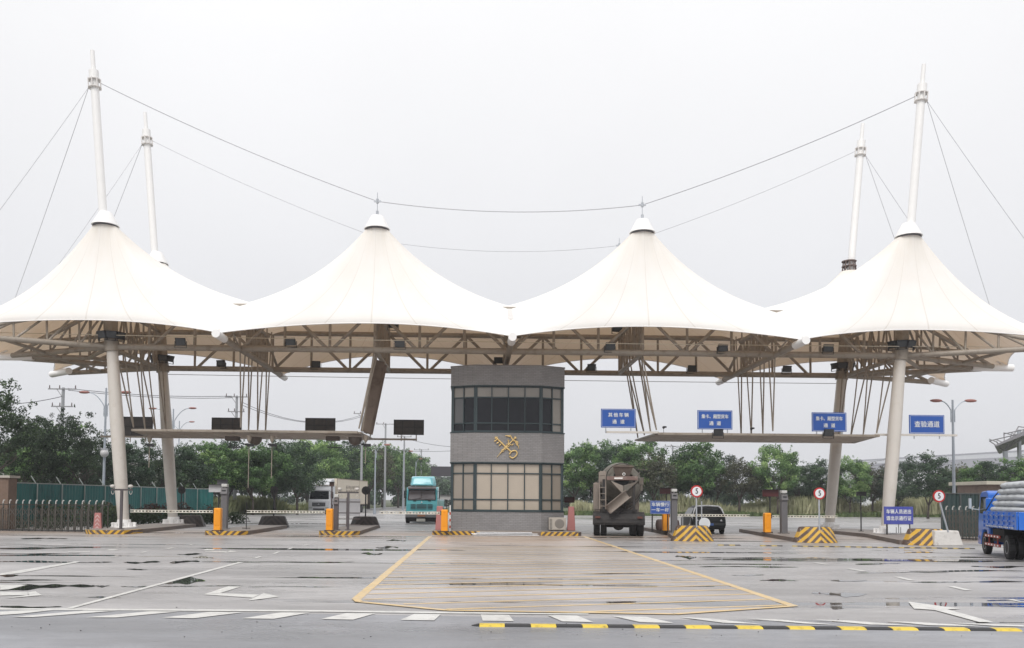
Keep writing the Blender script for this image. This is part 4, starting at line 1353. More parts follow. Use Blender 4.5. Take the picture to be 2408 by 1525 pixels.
# speed limit signs
def speed(label, u_, vbase, vc, r_px, z, lean=0):
    q = gr(u_, vbase, z); s = q.y/FPX
    zc = at(u_, vc, q.y).z-q.z
    t = thing('speed_limit_sign', label, 'sign', q, 0, 'round 5 speed limit signs')
    mb = MB(); mb.tube((lean, 0, 0), (0, .03, zc), .033); mb.build('post', M_galv, t)
    r = r_px*s
    def disc(r0, y0, y1):
        m_ = MB(); m_.lathe([(r0, 0), (r0, y1-y0)], 40, Matrix.Translation((0, y1, zc)) @ Matrix.Rotation(R(90), 4, 'X')); return m_
    disc(r, -.05, -.02).build('plate', M_red, t)
    disc(r*.76, -.056, -.0505).build('face', mat('sign_white', (.72, .72, .73), .4, var=.05), t)
    text('numeral', '5', r*1.25, M_dark, t, Matrix.Translation((0, -.0585, zc)) @ FACE, bold=.012*r*2, sx=.8, depth=.002)
    # bold numeral
    return t
speed('round red ringed 5 sign on a post beside the mixer and the black car', 1638, 1241, 1156, 14.3, .64)
speed('round red ringed 5 sign in front of the right rear mast', 1927, 1247, 1161, 14.0, .64)
speed('round red ringed 5 sign at the right beside the dark enclosure', 2208, 1252, 1167.5, 14.5, .64, .35)
def backsign(label, u_, vbase, vc, r_px):
    q = gr(u_, vbase, 0); s = q.y/FPX
    zc = at(u_, vc, q.y).z
    t = thing('round_sign', label, 'sign', (q.x, q.y, .6), 0, 'round signs seen from behind')
    zc -= .6
    mb = MB(); mb.tube((0, 0, 0), (0, 0, zc), .04); mb.build('post', M_dark, t)
    mb = MB(); mb.lathe([(r_px*s, 0), (r_px*s, .02)], 32, Matrix.Translation((0, .04, zc)) @ Matrix.Rotation(R(90), 4, 'X')); mb.build('plate', mat('sign_back_dark', (.035, .033, .034), .5), t)
    mb = MB(); mb.box((0, .0, zc), (r_px*s*1.2, .03, .05)); mb.box((0, 0, zc), (.05, .03, r_px*s*1.5)); mb.build('stiffener', M_dark, t)
backsign('back of a round sign on the leftmost block behind the left masts', 425, 1239, 1153, 9)
backsign('back of a round sign at the far end of the second island', 643, 1241, 1153, 9)
backsign('dark back of a round sign in front of the white box lorry', 859, 1242, 1154, 10)
# another faint round sign before the hedge
def bluenotice(label, x0, y0, x1, y1, vbase, lines, blue, z=.18, board=True, fwd=0.0):
    q = gr((x0+x1)/2, vbase, z); q.y -= fwd; Y = q.y
    a, b = at(x0, y1, Y), at(x1, y0, Y); w, h = b.x-a.x, b.z-a.z
    t = thing('notice_sign', label, 'sign', (q.x, Y, q.z), 0)
    zb = a.z-q.z
    mb = MB(); mb.box((0, 0, zb+h/2), (w, .04, h)); mb.build('board', blue, t, bevel=.008)
    mb = MB(); qd = .03
    for zz_ in (qd, h-qd): mb.box((0, -.024, zb+zz_), (w-2*qd, .006, .008))
    for xx in (-w/2+qd, w/2-qd): mb.box((xx, -.024, zb+h/2), (.008, .006, h-2*qd-.01))
    if board: mb.build('border', M_letter, t)
    for (s, size, cx, cz, sx_, sp_) in lines:
        text('lettering', s, size*.92, M_letter, t, Matrix.Translation((cx*w, -.027, zb+cz*h)) @ FACE, bold=.006, sx=sx_, spacing=sp_, depth=.004)
    mb = MB()
    for xx in (-w/2*.78, w/2*.78): mb.tube((xx, .04, 0), (xx, .04, zb+h*.8), .035)
    mb.build('post', M_dark, t)
    return t, w, zb, h
bluenotice('small blue notice reading 车辆慢行 一车一杆, right of the mixer', 1529, 1178.5, 1576, 1209, 1252, [('车辆慢行', .235, 0, .70, 1, 1.05), ('一车一杆', .235, 0, .29, 1, 1.05)], mat('notice_blue', (.03, .09, .36), .45))
t, w, zb, h = bluenotice('wide blue notice reading 车辆人员进出 请出示通行证, before the right front mast', 2056, 1192, 2124, 1233, 1256, [('车辆人员进出', .25, 0, .70, .86, 1.1), ('请出示通行证', .25, 0, .32, .86, 1.1)], mat('notice_violet', (.055, .07, .33), .5, dirt=(.1, .1, .3)), .18, False, 1.0)
mb = MB(); mb.box((0, .02, zb/2+.04), (w*.72, .03, zb-.1)); lw = mb.build('lower_board', mat('board_white', (.66, .68, .70), .4), t)
mb = MB()
for xx in (-.12, 0, .1): mb.box((xx, 0, .22+(.08 if xx == 0 else 0)), (.025, .01, .3+(.16 if xx == 0 else 0)))
mb.build('post_shadow_bars', M_dark, lw)  # dark bars standing in for the posts' shadows on the white board
# round white mirror leaning beside the first block
q = gr(1676, 1268)
t = thing('convex_mirror', 'round pale panel on a thin rod behind the first striped block', 'panel', (q.x, q.y+1.4, .18))
mb = MB(); mb.lathe([(.27, 0), (.27, .03)], 28, Matrix.Translation((0, 0, .5)) @ Matrix.Rotation(R(90), 4, 'X')); mb.build('mirror_face', mat('pale_panel', (.6, .62, .64), .3), t)
mb = MB(); mb.tube((-.12, .05, 0), (-.12, .05, 1.55), .03); mb.build('rod', M_galv, t)
# dark speaker shaped boxes beside the terminal
q = lower(1572+12, 1249)
t = thing('bin', 'pair of dark drums behind the small blue notice', 'drum', (q.x-.3, q.y+.6, .18))
for x in (-.28, .52):
    mb = MB(); mb.lathe([(.16, 0), (.22, .1), (.24, .3), (.2, .52), (.12, .58)], 16, Matrix.Translation((x, 0, 0))); mb.build('drum', mat('drum_brown', (.09, .06, .055), .6), t, smooth=40)
# rail-mounted white board on island C
q = lower(804, 1241)
t = thing('white_board', 'pale notice board held on rails in front of the white truck', 'board', (q.x, q.y+1.5, .18))
mb = MB(); mb.box((0, .03, 1.05), (1.5, .03, .95)); mb.build('board', mat('pale_board', (.56, .56, .58), .5, var=.08), t, bevel=.01)
mb = MB()
for z in (.1, .42, .75, 1.35): mb.tube((-.75, 0, z), (.75, 0, z), .022)
for x in (-.55, .02): mb.tube((x, 0, 0), (x, 0, 1.6), .03)
mb.build('rail', mat('rail_brown', (.13, .105, .1), .6), t)
# short dark post on island B
q = lower(645-0, 1243) if False else lower(643-2, 1246)
t = thing('chain_post', 'thin dark post with two short bars on the second island', 'post', (lower(563, 1247).x, lower(563, 1247).y+1.2, .18))
mb = MB(); mb.tube((0, 0, 0), (0, 0, 1.3), .02); mb.build('post', M_dark, t)
mb = MB(); mb.box((0, 0, .05), (.4, .05, .03)); mb.box((0, 0, .38), (.4, .05, .03)); mb.build('bar', M_dark, t)

# ================================================================== SPEED BUMPS
def strip(label, a, b, n_, w, h, first_yellow=True, endcap=True, worn=False):
    t = thing('speed_bump', label, 'speed bump', (a.x, a.y, 0), math.atan2(b.y-a.y, b.x-a.x), None)
    L = (Vector((b.x, b.y, 0))-Vector((a.x, a.y, 0))).length
    for k in range(n_):
        x0, x1 = L*k/n_+.003, L*(k+1)/n_-.003
        mb = MB(); mb.side([(0, 0), (w*.15, h*.8), (w*.35, h), (w*.65, h), (w*.85, h*.8), (w, 0)], x0, x1)
        y = (k % 2 == 0) == first_yellow
        # lifted clip hole
        mb.build('rubber_segment', (mat('bump_worn_yellow', (.42, .30, .06), .6, var=.2, dirt=(.08, .06, .04), dscale=5, dth=.5) if y else mat('bump_worn_black', (.05, .042, .036), .7)) if worn else mat('bump_yellow', (.68, .50, .06), .6, var=.2, dirt=(.16, .12, .05), dscale=11, dth=.58) if y else mat('bump_black', (.022, .022, .024), .6, var=.3), t, bevel=.006)
    if endcap:
        mb = MB(); mb.add([(0, 0, 0), (0, w, 0), (0, w*.65, h), (0, w*.35, h), (-.12, w*.3, 0), (-.12, w*.7, 0)], [(0, 3, 2, 1), (0, 4, 3), (3, 4, 5, 2), (1, 2, 5), (0, 1, 5, 4)]); mb.build('end_cap', M_black, t)
a, b = c2(1085, 720), c3(2405, 752)
strip('long yellow and black rubber speed bump lying across the road in front', a, b, 21, .25, .03)
a, b = c3(300, 156), c3(455, 157)
strip('short worn yellow and black bump piece left of the middle striped block', a, b, 4, .16, .035, True, False, True)
a, b = c3(590, 160), c3(745, 162)
strip('short yellow and black bump piece just left of the middle striped block', a, b, 4, .16, .035, True, False, True)
a, b = c3(812, 163), c3(2075, 181)
strip('long low yellow and black bump before the striped blocks on the right', a, b, 34, .16, .035, True, False, True)

# ================================================================== VEHICLES
def wheel(t, x, y, r, w, dual=False, rimc=None, face=1):
    for k in range(2 if dual else 1):
        xx = x - face*k*(w+.04)
        T = Matrix.Translation((xx, y, r)) @ Matrix.Rotation(R(90), 4, 'Y')
        mb = MB(); mb.lathe([(r*.58, -w*.42), (r*.86, -w*.5), (r*.97, -w*.42), (r, -w*.3), (r, w*.3), (r*.97, w*.42), (r*.86, w*.5), (r*.58, w*.42)], 28, T)
        for a in range(28):          # tread blocks
            ang = 2*PI*a/28
            mb.box((0, 0, 0), (.02, w*.8, .03), 0, 0, Matrix.Translation((xx, y, r)) @ Matrix.Rotation(ang, 4, 'X') @ Matrix.Translation((0, 0, r)) @ Matrix.Rotation(R(90), 4, 'Z'))
        ty = mb.build('tyre', M_black, t, smooth=40)
        mb = MB(); mb.lathe([(r*.57, -w*.30), (r*.57, -w*.45), (r*.52, -w*.46), (r*.45, -w*.2), (r*.2, -w*.12), (r*.2, -w*.35), (.01, -w*.38)], 20, T, cap=False)
        mb.lathe([(r*.57, w*.30), (r*.57, w*.45), (r*.52, w*.46), (r*.45, w*.2), (r*.2, w*.12), (r*.2, w*.35), (.01, w*.38)], 20, T, cap=False)
        mb.build('rim', rimc or mat('rim_grey', (.3, .3, .31), .45, .3), ty, smooth=40)

def loft(mb, secs, mi=0, caps=True):
    """secs: list of closed rings with the same vertex count"""
    o = len(mb.v); n_ = len(secs[0])
    for s in secs:
        for q in s: mb.v.append(Vector(q))
    for i in range(len(secs)-1):
        for k in range(n_):
            mb.f.append([o+i*n_+k, o+i*n_+(k+1) % n_, o+(i+1)*n_+(k+1) % n_, o+(i+1)*n_+k]); mb.m.append(mi)
    if caps:
        mb.f.append([o+k for k in range(n_)][::-1]); mb.m.append(mi)
        mb.f.append([o+(len(secs)-1)*n_+k for k in range(n_)]); mb.m.append(mi)
def rring(w, z0, z1, y, r, n_=5, yo=0.0):
    """rounded rectangle ring in xz at depth y"""
    pts = []
    for (cx, cz, a0) in ((w/2-r, z1-r, 0), (-w/2+r, z1-r, 90), (-w/2+r, z0+r, 180), (w/2-r, z0+r, 270)):
        for k in range(n_):
            a = R(a0+90*k/(n_-1))
            pts.append((cx+r*math.cos(a), y, cz+r*math.sin(a)))
    return pts

# --- teal lorry, facing the camera
q = gr(991, 1231.5)
t = thing('teal_lorry', 'teal lorry with a roof wind deflector driving up to the barrier left of the booth', 'lorry', (q.x, q.y, 0), R(-1.5))
M_teal = coated('teal_paint', (.085, .42, .47), .35, .6)
M_tealt = coated('teal_paint_light', (.17, .55, .62), .35, .6)
mb = MB(); mb.side([(.0, .42), (-.02, .8), (.0, 1.35), (.10, 1.68), (.22, 2.38), (.32, 2.58), (1.7, 2.62), (1.75, .55), (1.2, .55), (1.1, .95), (.5, .95), (.4, .42)], -1.1, 1.1); cab = mb.build('cab', M_teal, t, bevel=.06, seg=3)
mb = MB(); mb.add([(-.96, .085, 1.69), (.96, .085, 1.69), (.9, .205, 2.34), (-.9, .205, 2.34)], [(0, 1, 2, 3)]); mb.v = [v-Vector((0, .015, 0)) for v in mb.v]
mb.build('windscreen', coated('windscreen_grey', (.16, .15, .16), .3), cab)
mb = MB()
for a, b in (((-.98, .06, 1.67), (.98, .06, 1.67)), ((-.98, .06, 1.67), (-.92, .185, 2.36)), ((.98, .06, 1.67), (.92, .185, 2.36)), ((-.92, .185, 2.36), (.92, .185, 2.36))): mb.tube(a, b, .028)
mb.tube((-.75, .05, 1.69), (-.05, .07, 1.78), .012); mb.tube((.1, .05, 1.69), (.8, .08, 1.76), .012)
mb.tube((-.02, .06, 1.8), (-.02, .15, 2.3), .01)
mb.build('screen_seal', M_dark, cab)
mb = MB(); mb.side([(-.16, 2.42), (-.14, 2.56), (.3, 2.62), (.3, 2.45)], -1.0, 1.0); mb.build('sun_visor', mat('visor_grey', (.13, .12, .125), .4), cab, bevel=.02)
mb = MB(); loft(mb, [[(x*1.0, y_, z_) for (x, y_, z_) in ring] for ring in ([(-.78, .15, 2.72), (.78, .15, 2.72), (.68, .3, 3.28), (-.68, .3, 3.28)],)], caps=False)
mb = MB()
mb.add([(-.80, .12, 2.68), (.80, .12, 2.68), (.98, 1.2, 2.68), (-.98, 1.2, 2.68), (-.66, .40, 3.30), (.66, .40, 3.30), (.86, 1.2, 3.38), (-.86, 1.2, 3.38)], [(0, 3, 2, 1), (4, 5, 6, 7), (0, 1, 5, 4), (1, 2, 6, 5), (2, 3, 7, 6), (3, 0, 4, 7)])
mb.build('wind_deflector', M_tealt, t, bevel=.12, seg=4)
mb = MB()
for r_ in range(4):
    z = 1.33-.1*r_
    for (xa, xb) in ((-.78, -.42), (-.36, .36), (.42, .78)): mb.box(((xa+xb)/2, -.012, z), (xb-xa, .05, .045))
mb.box((-.5, .035, 1.60), (.2, .04, .05)); mb.box((.55, .035, 1.60), (.2, .04, .05)); mb.box((0, -.03, .78), (.32, .03, .06))
mb.build('grille', M_dark, cab)
mb = MB(); mb.front([(0, 1.44), (.07, 1.46), (.02, 1.52), (0, 1.60), (-.02, 1.52), (-.07, 1.46)], -.03, .0); mb.build('front_mark', M_letter, cab)
mb = MB(); mb.side([(-.12, .42), (-.14, .62), (-.1, .72), (.1, .74), (.1, .42)], -1.12, 1.12); bp = mb.build('bumper', mat('bumper_grey', (.20, .21, .22), .45), t, bevel=.03)
mb = MB(); mb.box((0, -.15, .55), (.55, .02, .12)); mb.build('warning_plate', mat('plate_orange', (.35, .16, .08), .5), bp)
for s_ in (-1, 1):
    mb = MB(); mb.box((s_*.82, -.05, .78), (.42, .1, .16)); mb.build('headlight', coated('headlight_clear', (.45, .47, .45), .15), t, bevel=.03)
    mb = MB(); mb.box((s_*1.24, .15, 2.05), (.06, .16, .52)); mb.tube((s_*1.08, .2, 2.3), (s_*1.24, .15, 2.28), .015); mb.tube((s_*1.1, .2, 1.75), (s_*1.24, .15, 1.85), .015); mb.build('wing_mirror', M_dark, t, bevel=.02)
mb = MB(); mb.side([(.0, .12), (-.05, .42), (1.6, .42), (1.6, .12)], -.92, .92); mb.build('under_panel', M_black, t)
mb = MB(); mb.box((-.04, -.06, .24), (.62, .03, .19)); pl = mb.build('number_plate', mat('plate_pale', (.6, .6, .55), .5), t)
mb = MB()
for k in range(7): mb.box((-.26+k*.075, -.08, .24), (.03, .01, .05 if k % 2 else .07))
mb.build('plate_strokes', mat('plate_ink', (.3, .33, .3), .5), pl)
mb = MB(); mb.box((-.4, 4.5, .75), (.12, 6.4, .25)); mb.box((.4, 4.5, .75), (.12, 6.4, .25)); mb.build('chassis', M_black, t)
mb = MB(); mb.box((0, 5.0, 1.0), (2.2, 6.0, .12))
for s_ in (-1, 1): mb.box((s_*1.08, 5.0, 1.35), (.06, 6.0, .7))
mb.box((0, 2.05, 1.4), (2.16, .06, .8)); mb.box((0, 8.0, 1.35), (2.16, .06, .7)); mb.build('cargo_bed', M_teal, t)
for s_ in (-1, 1):
    wheel(t, s_*1.05, .85, .5, .28, face=s_); wheel(t, s_*1.05, 6.6, .5, .26, True, face=s_)

# --- white box lorry, farther
t = thing('white_box_lorry', 'white lorry with a long dusty cream box body at the far left of the yard', 'lorry', ((752.6-1118)/FPX*95, 95, 0), R(-8))
M_wl = coated('lorry_white', (.62, .63, .66), .35, .4)
M_cream = mat('box_cream', (.66, .59, .49), .55, var=.06, dirt=(.40, .33, .26), dscale=1.0, dth=.6)
mb = MB(); mb.side([(0, .35), (-.03, .9), (0, 1.5), (.12, 1.62), (.30, 2.55), (.22, 2.62), (.3, 3.15), (2.1, 3.2), (2.1, .8), (1.75, .7), (1.6, 1.05), (.8, 1.05), (.6, .35)], -1.2, 1.2); cab = mb.build('cab', M_wl, t, bevel=.05)
mb = MB(); mb.add([(-1.1, .09, 1.64), (1.1, .09, 1.64), (1.05, .27, 2.54), (-1.05, .27, 2.54)], [(0, 1, 2, 3)]); mb.v = [v-Vector((0, .015, 0)) for v in mb.v]; mb.build('windscreen', M_glassd, cab)
mb = MB(); mb.box((1.205, .95, 2.1), (.02, .9, .75)); mb.box((-1.205, .95, 2.1), (.02, .9, .75)); mb.build('side_window', M_glassd, cab)
mb = MB(); mb.side([(.05, 3.22), (.9, 3.9), (2.0, 3.98), (2.0, 3.22)], -1.15, 1.15); mb.build('wind_deflector', M_wl, t, bevel=.08)
mb = MB(); mb.box((0, -.035, 1.05), (1.5, .04, .42)); mb.box((0, -.03, .52), (1.3, .04, .16)); mb.build('grille', M_dark, cab)
mb = MB()
for k in range(4): mb.box((0, -.06, .92+k*.09), (1.4, .015, .02))
mb.front([(-.08, 1.0), (.08, 1.0), (.1, 1.1), (0, 1.15), (-.1, 1.1)], -.075, -.06); mb.build('grille_bars', M_galv, cab)
for s_ in (-1, 1):
    mb = MB(); mb.box((s_*.95, -.04, .68), (.4, .06, .16)); mb.build('headlight', coated('headlight_clear', (.45, .47, .45), .15), t, bevel=.02)
    mb = MB(); mb.box((s_*1.38, .1, 2.2), (.08, .16, .6)); mb.tube((s_*1.2, .2, 2.5), (s_*1.38, .1, 2.45), .02); mb.build('wing_mirror', M_dark, t)
mb = MB(); mb.b2((-1.25, 2.6, 1.05), (1.25, 15.8, 4.0)); bx_ = mb.build('box_body', M_cream, t, bevel=.03)
mb = MB()
for z in (1.05, 3.98): mb.box((1.26, 9.2, z), (.04, 13.2, .08))
for y in (2.62, 15.78): mb.box((1.26, y, 2.5), (.04, .1, 3.0))
mb.box((1.262, 11.9, 2.5), (.02, .03, 2.9))
mb.build('box_rail', mat('rail_dusty', (.35, .28, .22), .6), bx_)
# illegible faded lettering on the side
mb = MB()
rr_ = random.Random(9)
for row, (zc, hh, y0, y1) in enumerate(((3.05, .5, 6.2, 11.6), (2.6, .26, 6.2, 9.6))):
    y = y0
    while y < y1:
        w_ = rr_.uniform(.2, .5)
        for s_ in range(3):
            a0 = rr_.uniform(-.4, .4)
            mb.box((1.256, y+w_*s_/3, zc+rr_.uniform(-.08, .08)), (.012, rr_.uniform(.05, .12), hh*rr_.uniform(.4, 1)))
        mb.box((1.256, y+w_*.3, zc+hh*.3), (.012, w_*.6, .06))
        y += w_+.25
mb.build('faded_lettering', mat('ink_faded', (.22, .18, .15), .6), bx_)
mb = MB(); mb.b2((-1.0, 2.2, .75), (1.0, 15.6, 1.03)); mb.build('chassis', M_black, t)
mb = MB(); mb.b2((1.05, 3.4, .45), (1.2, 8.5, .95)); mb.build('side_guard', M_wl, t)
for s_ in (-1, 1):
    wheel(t, s_*1.08, 1.2, .5, .3, face=s_)
    for y in (12.2, 13.5): wheel(t, s_*1.08, y, .5, .28, True, face=s_)

# --- concrete mixer from behind
q = gr(1455, 1262)
t = thing('concrete_mixer', 'muddy concrete mixer truck seen from behind leaving to the right of the booth', 'mixer truck', (q.x, q.y, 0), R(-8.5))
M_mud = mat('mixer_grey', (.12, .11, .095), .75, var=.2, bump=.4, dirt=(.13, .10, .08), dscale=2.0, dth=.5)
M_mudd = mat('mixer_dark', (.026, .024, .024), .8, var=.3, bump=.3, dirt=(.055, .047, .042), dscale=3, dth=.55)
M_mudl = mat('mixer_pale', (.24, .205, .175), .75, var=.15, bump=.4, dirt=(.16, .12, .10), dscale=2.5, dth=.55)
# drum: axis from high rear to low front
dr0, dr1 = Vector((.12, .75, 2.75)), Vector((0, 5.6, 1.95))
ax = (dr1-dr0); Lx = ax.length
T = Matrix.Translation(dr0) @ ax.to_track_quat('Z', 'Y').to_matrix().to_4x4()
mb = MB(); mb.lathe([(.42, -.35), (.52, -.3), (.62, 0), (.88, .4), (1.06, .95), (1.14, 1.6), (1.15, 2.9), (1.02, 3.6), (.75, 4.6), (.5, Lx)], 32, T); drum = mb.build('drum', mat('drum_grey_green', (.20, .19, .165), .6, var=.15, dirt=(.10, .09, .075), dscale=1.4, dth=.55), t, smooth=45)
mb = MB()
for k in range(60):
    a = k*.3; h_ = .1+k*.055
    def rad(h): return 1.15*min(1, (.56+.5*min(1, h/.9)) if h < .95 else .93+.07*min(1, (h-.95)/.65))
    p0 = T @ Vector((rad(h_)*math.cos(a), rad(h_)*math.sin(a), h_)); p1 = T @ Vector((rad(h_+.055)*math.cos(a+.3), rad(h_+.055)*math.sin(a+.3), h_+.055))
    mb.tube(p0, p1, .02, n=5)
mb.lathe([(.72, .28), (.76, .3), (.76, .42), (.72, .44)], 32, T, cap=False)
mb.build('drum_band', M_mudd, drum)
mb = MB(); mb.lathe([(.40, -.36), (.36, -.2)], 24, T); mb.build('drum_mouth', M_dark, drum)
mb = MB()
# hopper, wider at the top
mb.add([(-.15, .05, 2.88), (.5, .05, 2.88), (.68, -.1, 3.36), (-.28, -.1, 3.36), (-.1, .6, 2.95), (.45, .6, 2.95), (.62, .8, 3.44), (-.22, .8, 3.44)], [(0, 1, 2, 3), (4, 7, 6, 5), (0, 3, 7, 4), (1, 5, 6, 2), (0, 4, 5, 1)])
mb.tube((-.3, -.11, 3.36), (.7, -.11, 3.36), .035); mb.tube((-.3, -.11, 3.36), (-.24, .82, 3.44), .03); mb.tube((.7, -.11, 3.36), (.64, .82, 3.44), .03)
mb.tube((-.24, .8, 3.44), (.64, .8, 3.44), .035)
mb.build('hopper', mat('hopper_brown', (.10, .075, .062), .75, bump=.3, dirt=(.17, .13, .10), dscale=3), t)
mb = MB(); mb.box((.16, -.02, 2.8), (1.48, .16, .19)); mb.build('cross_beam', mat('mixer_red_grey', (.17, .11, .095), .7, bump=.3, dirt=(.3, .25, .22), dscale=3), t, bevel=.02)
mb = MB(); mb.tube((.24, -.12, 3.0), (.24, -.04, 3.0), .075, n=16); mb.tube((.24, -.13, 3.0), (.24, -.12, 3.0), .045, n=12, mi=1); mb.box((-.02, -.11, 2.8), (.4, .02, .07)); mb.build('rear_lamp', [mat('lamp_pale', (.75, .73, .7), .4), M_dark], t)
for s_, col in ((-1, M_mudl), (1, M_mud)):
    mb = MB()
    xa, xb = (.22-.62, .2) if s_ < 0 else (.95, .22)
    mb.add([(xa, -.05, 2.68), (xb, -.1, 2.05), (xb-.05*s_, .05, 1.98), (xa+.1*s_, .35, 2.68), (xb+.0, -.02, 2.45)], [(0, 1, 4), (0, 4, 3), (1, 2, 4), (4, 2, 3)])
    mb.add([(xa, -.05, 2.68), (xa, -.02, 2.70), (xb, -.07, 2.40), (xb, -.1, 2.05)], [(0, 1, 2, 3)])
    mb.build('funnel_side', col, t)
# chute: open trough
mb = MB()
pa, pb = Vector((.45, -.25, 2.08)), Vector((-.5, -.45, 1.30))
d = (pb-pa).normalized(); sdv = Vector((d.z, 0, -d.x)).normalized()
rings = []
for k in range(9):
    ctr = pa.lerp(pb, k/8)
    r_ = []
    for a in range(9):
        an = PI*a/8
        r_.append(ctr+sdv*(-.2*math.cos(an))+Vector((0, .26*math.sin(an)-.05, 0))+Vector((sdv.x*.0, 0, -.12*math.sin(an))))
    rings.append(r_)
o_ = len(mb.v)
for r_ in rings:
    for v in r_: mb.v.append(v)
for i in range(8):
    for k in range(8):
        mb.f.append([o_+i*9+k, o_+i*9+k+1, o_+(i+1)*9+k+1, o_+(i+1)*9+k]); mb.m.append(0)
ch = mb.build('chute', M_mudl, t, smooth=True)
sm = ch.modifiers.new('thickness', 'SOLIDIFY'); sm.thickness = .02
mb = MB(); mb.tube(pa+sdv*.2, pb+sdv*.2, .02); mb.tube(pa-sdv*.2, pb-sdv*.2, .02); mb.build('chute_lip', M_mudl, ch)
mb = MB(); mb.tube((.3, .1, 1.3), (.3, .0, 1.75), .05); mb.tube((-.3, .1, .9), (.3, .1, 1.35), .05); mb.build('chute_support', M_mudd, t)
# cab back and tank seen beyond
mb = MB(); mb.b2((-1.22, 5.9, .9), (1.22, 7.6, 2.75)); cab = mb.build('cab', M_mudl, t, bevel=.08, seg=3)
mb = MB(); mb.b2((-.9, 5.86, 1.9), (.9, 5.9, 2.5)); mb.build('rear_window', M_glassd, cab)
mb = MB(); mb.b2((-1.24, 1.0, 1.25), (-.92, 1.9, 2.6)); mb.build('side_panel', M_mudl, t, bevel=.06)
mb = MB()
for k in range(10):
    a0, a1 = R(200-16*k), R(200-16*(k+1))
    mb.add([(.0+1.08*math.cos(a0), .25, 2.1+1.12*math.sin(a0)), (1.08*math.cos(a1), .25, 2.1+1.12*math.sin(a1)), (1.08*math.cos(a1), .75, 2.1+1.12*math.sin(a1)), (1.08*math.cos(a0), .75, 2.1+1.12*math.sin(a0))], [(0, 1, 2, 3)]) if k < 4 or k > 8 else None
mb.build('mud_cover', M_mudl, t).modifiers.new('thickness', 'SOLIDIFY').thickness = .03
mb = MB()
for x in (-.92, -.62): mb.tube((x, -.1, 1.3), (x-.02, .1, 3.1), .03)
for k in range(6): mb.tube((-.92, -.08+.03*k, 1.45+.3*k), (-.63, -.08+.03*k, 1.45+.3*k), .018)
mb.box((-.77, .12, 2.85), (.3, .08, .6))
mb.build('ladder', M_mudl, t)
mb = MB(); mb.tube((.9, .0, 2.9), (1.0, .05, 3.1), .03); mb.b2((.95, .1, 2.5), (1.18, .5, 2.85)); mb.tube((1.08, .2, 2.2), (1.08, .2, 2.5), .07, n=14); mb.tube((.88, .05, 3.25), (1.3, .05, 3.2), .02); mb.build('control_box', M_mud, t, bevel=.01)
for s_ in (-1, 1):
    mb = MB(); mb.b2((s_*.72-.06, -.0, 1.2), (s_*.72+.06, .25, 2.75)); mb.build('stanchion', M_mudd, t)
mb = MB(); mb.b2((-.45, .0, .75), (-.3, 7.0, 1.05)); mb.b2((.3, .0, .75), (.45, 7.0, 1.05)); mb.b2((-.9, .1, 1.05), (.9, .5, 1.3)); mb.build('chassis', M_mudd, t)
mb = MB(); mb.side([(-.12, .55), (-.12, .85), (.05, 1.1), (.15, 1.1), (.15, .55)], -1.24, 1.24); mb.b2((-1.22, -.16, .62), (1.22, -.12, .74)); bm_ = mb.build('rear_bumper', M_mudd, t, bevel=.02)
mb = MB()
for s_ in (-1, 1): mb.box((s_*1.0, -.17, .92), (.24, .04, .1))
mb.build('tail_light', mat('tail_dirty', (.1, .03, .02), .5), t)
for s_ in (-1, 1):
    mb = MB()
    for k in range(8):
        a0, a1 = PI*k/8, PI*(k+1)/8
        for (yc) in (.75,):
            mb.add([(s_*.42, yc+.66*math.cos(a0), .55+.62*math.sin(a0)), (s_*.42, yc+.66*math.cos(a1), .55+.62*math.sin(a1)), (s_*1.24, yc+.66*math.cos(a1), .55+.62*math.sin(a1)), (s_*1.24, yc+.66*math.cos(a0), .55+.62*math.sin(a0))], [(0, 1, 2, 3)])
    mb.build('mudguard', M_mudd, t).modifiers.new('thickness', 'SOLIDIFY').thickness = .02
    for y in (.75, 2.1): wheel(t, s_*1.06, y, .52, .3, True, rimc=M_mud, face=s_)
    wheel(t, s_*1.06, 6.4, .52, .3, rimc=M_mud, face=s_)
mb = MB(); mb.tube((-.8, .75, .5), (.8, .75, .5), .09, n=12); mb.sphere((0, .75, .48), .24, 8, sc=(1.1, .9, .9)); mb.build('rear_axle', M_mudd, t, smooth=40)
for s_ in (-1, 1):
    mb = MB(); mb.box((s_*1.45, 7.5, 2.2), (.08, .2, .5)); mb.tube((s_*1.2, 7.5, 2.4), (s_*1.45, 7.5, 2.4), .02); mb.build('wing_mirror', M_dark, t)

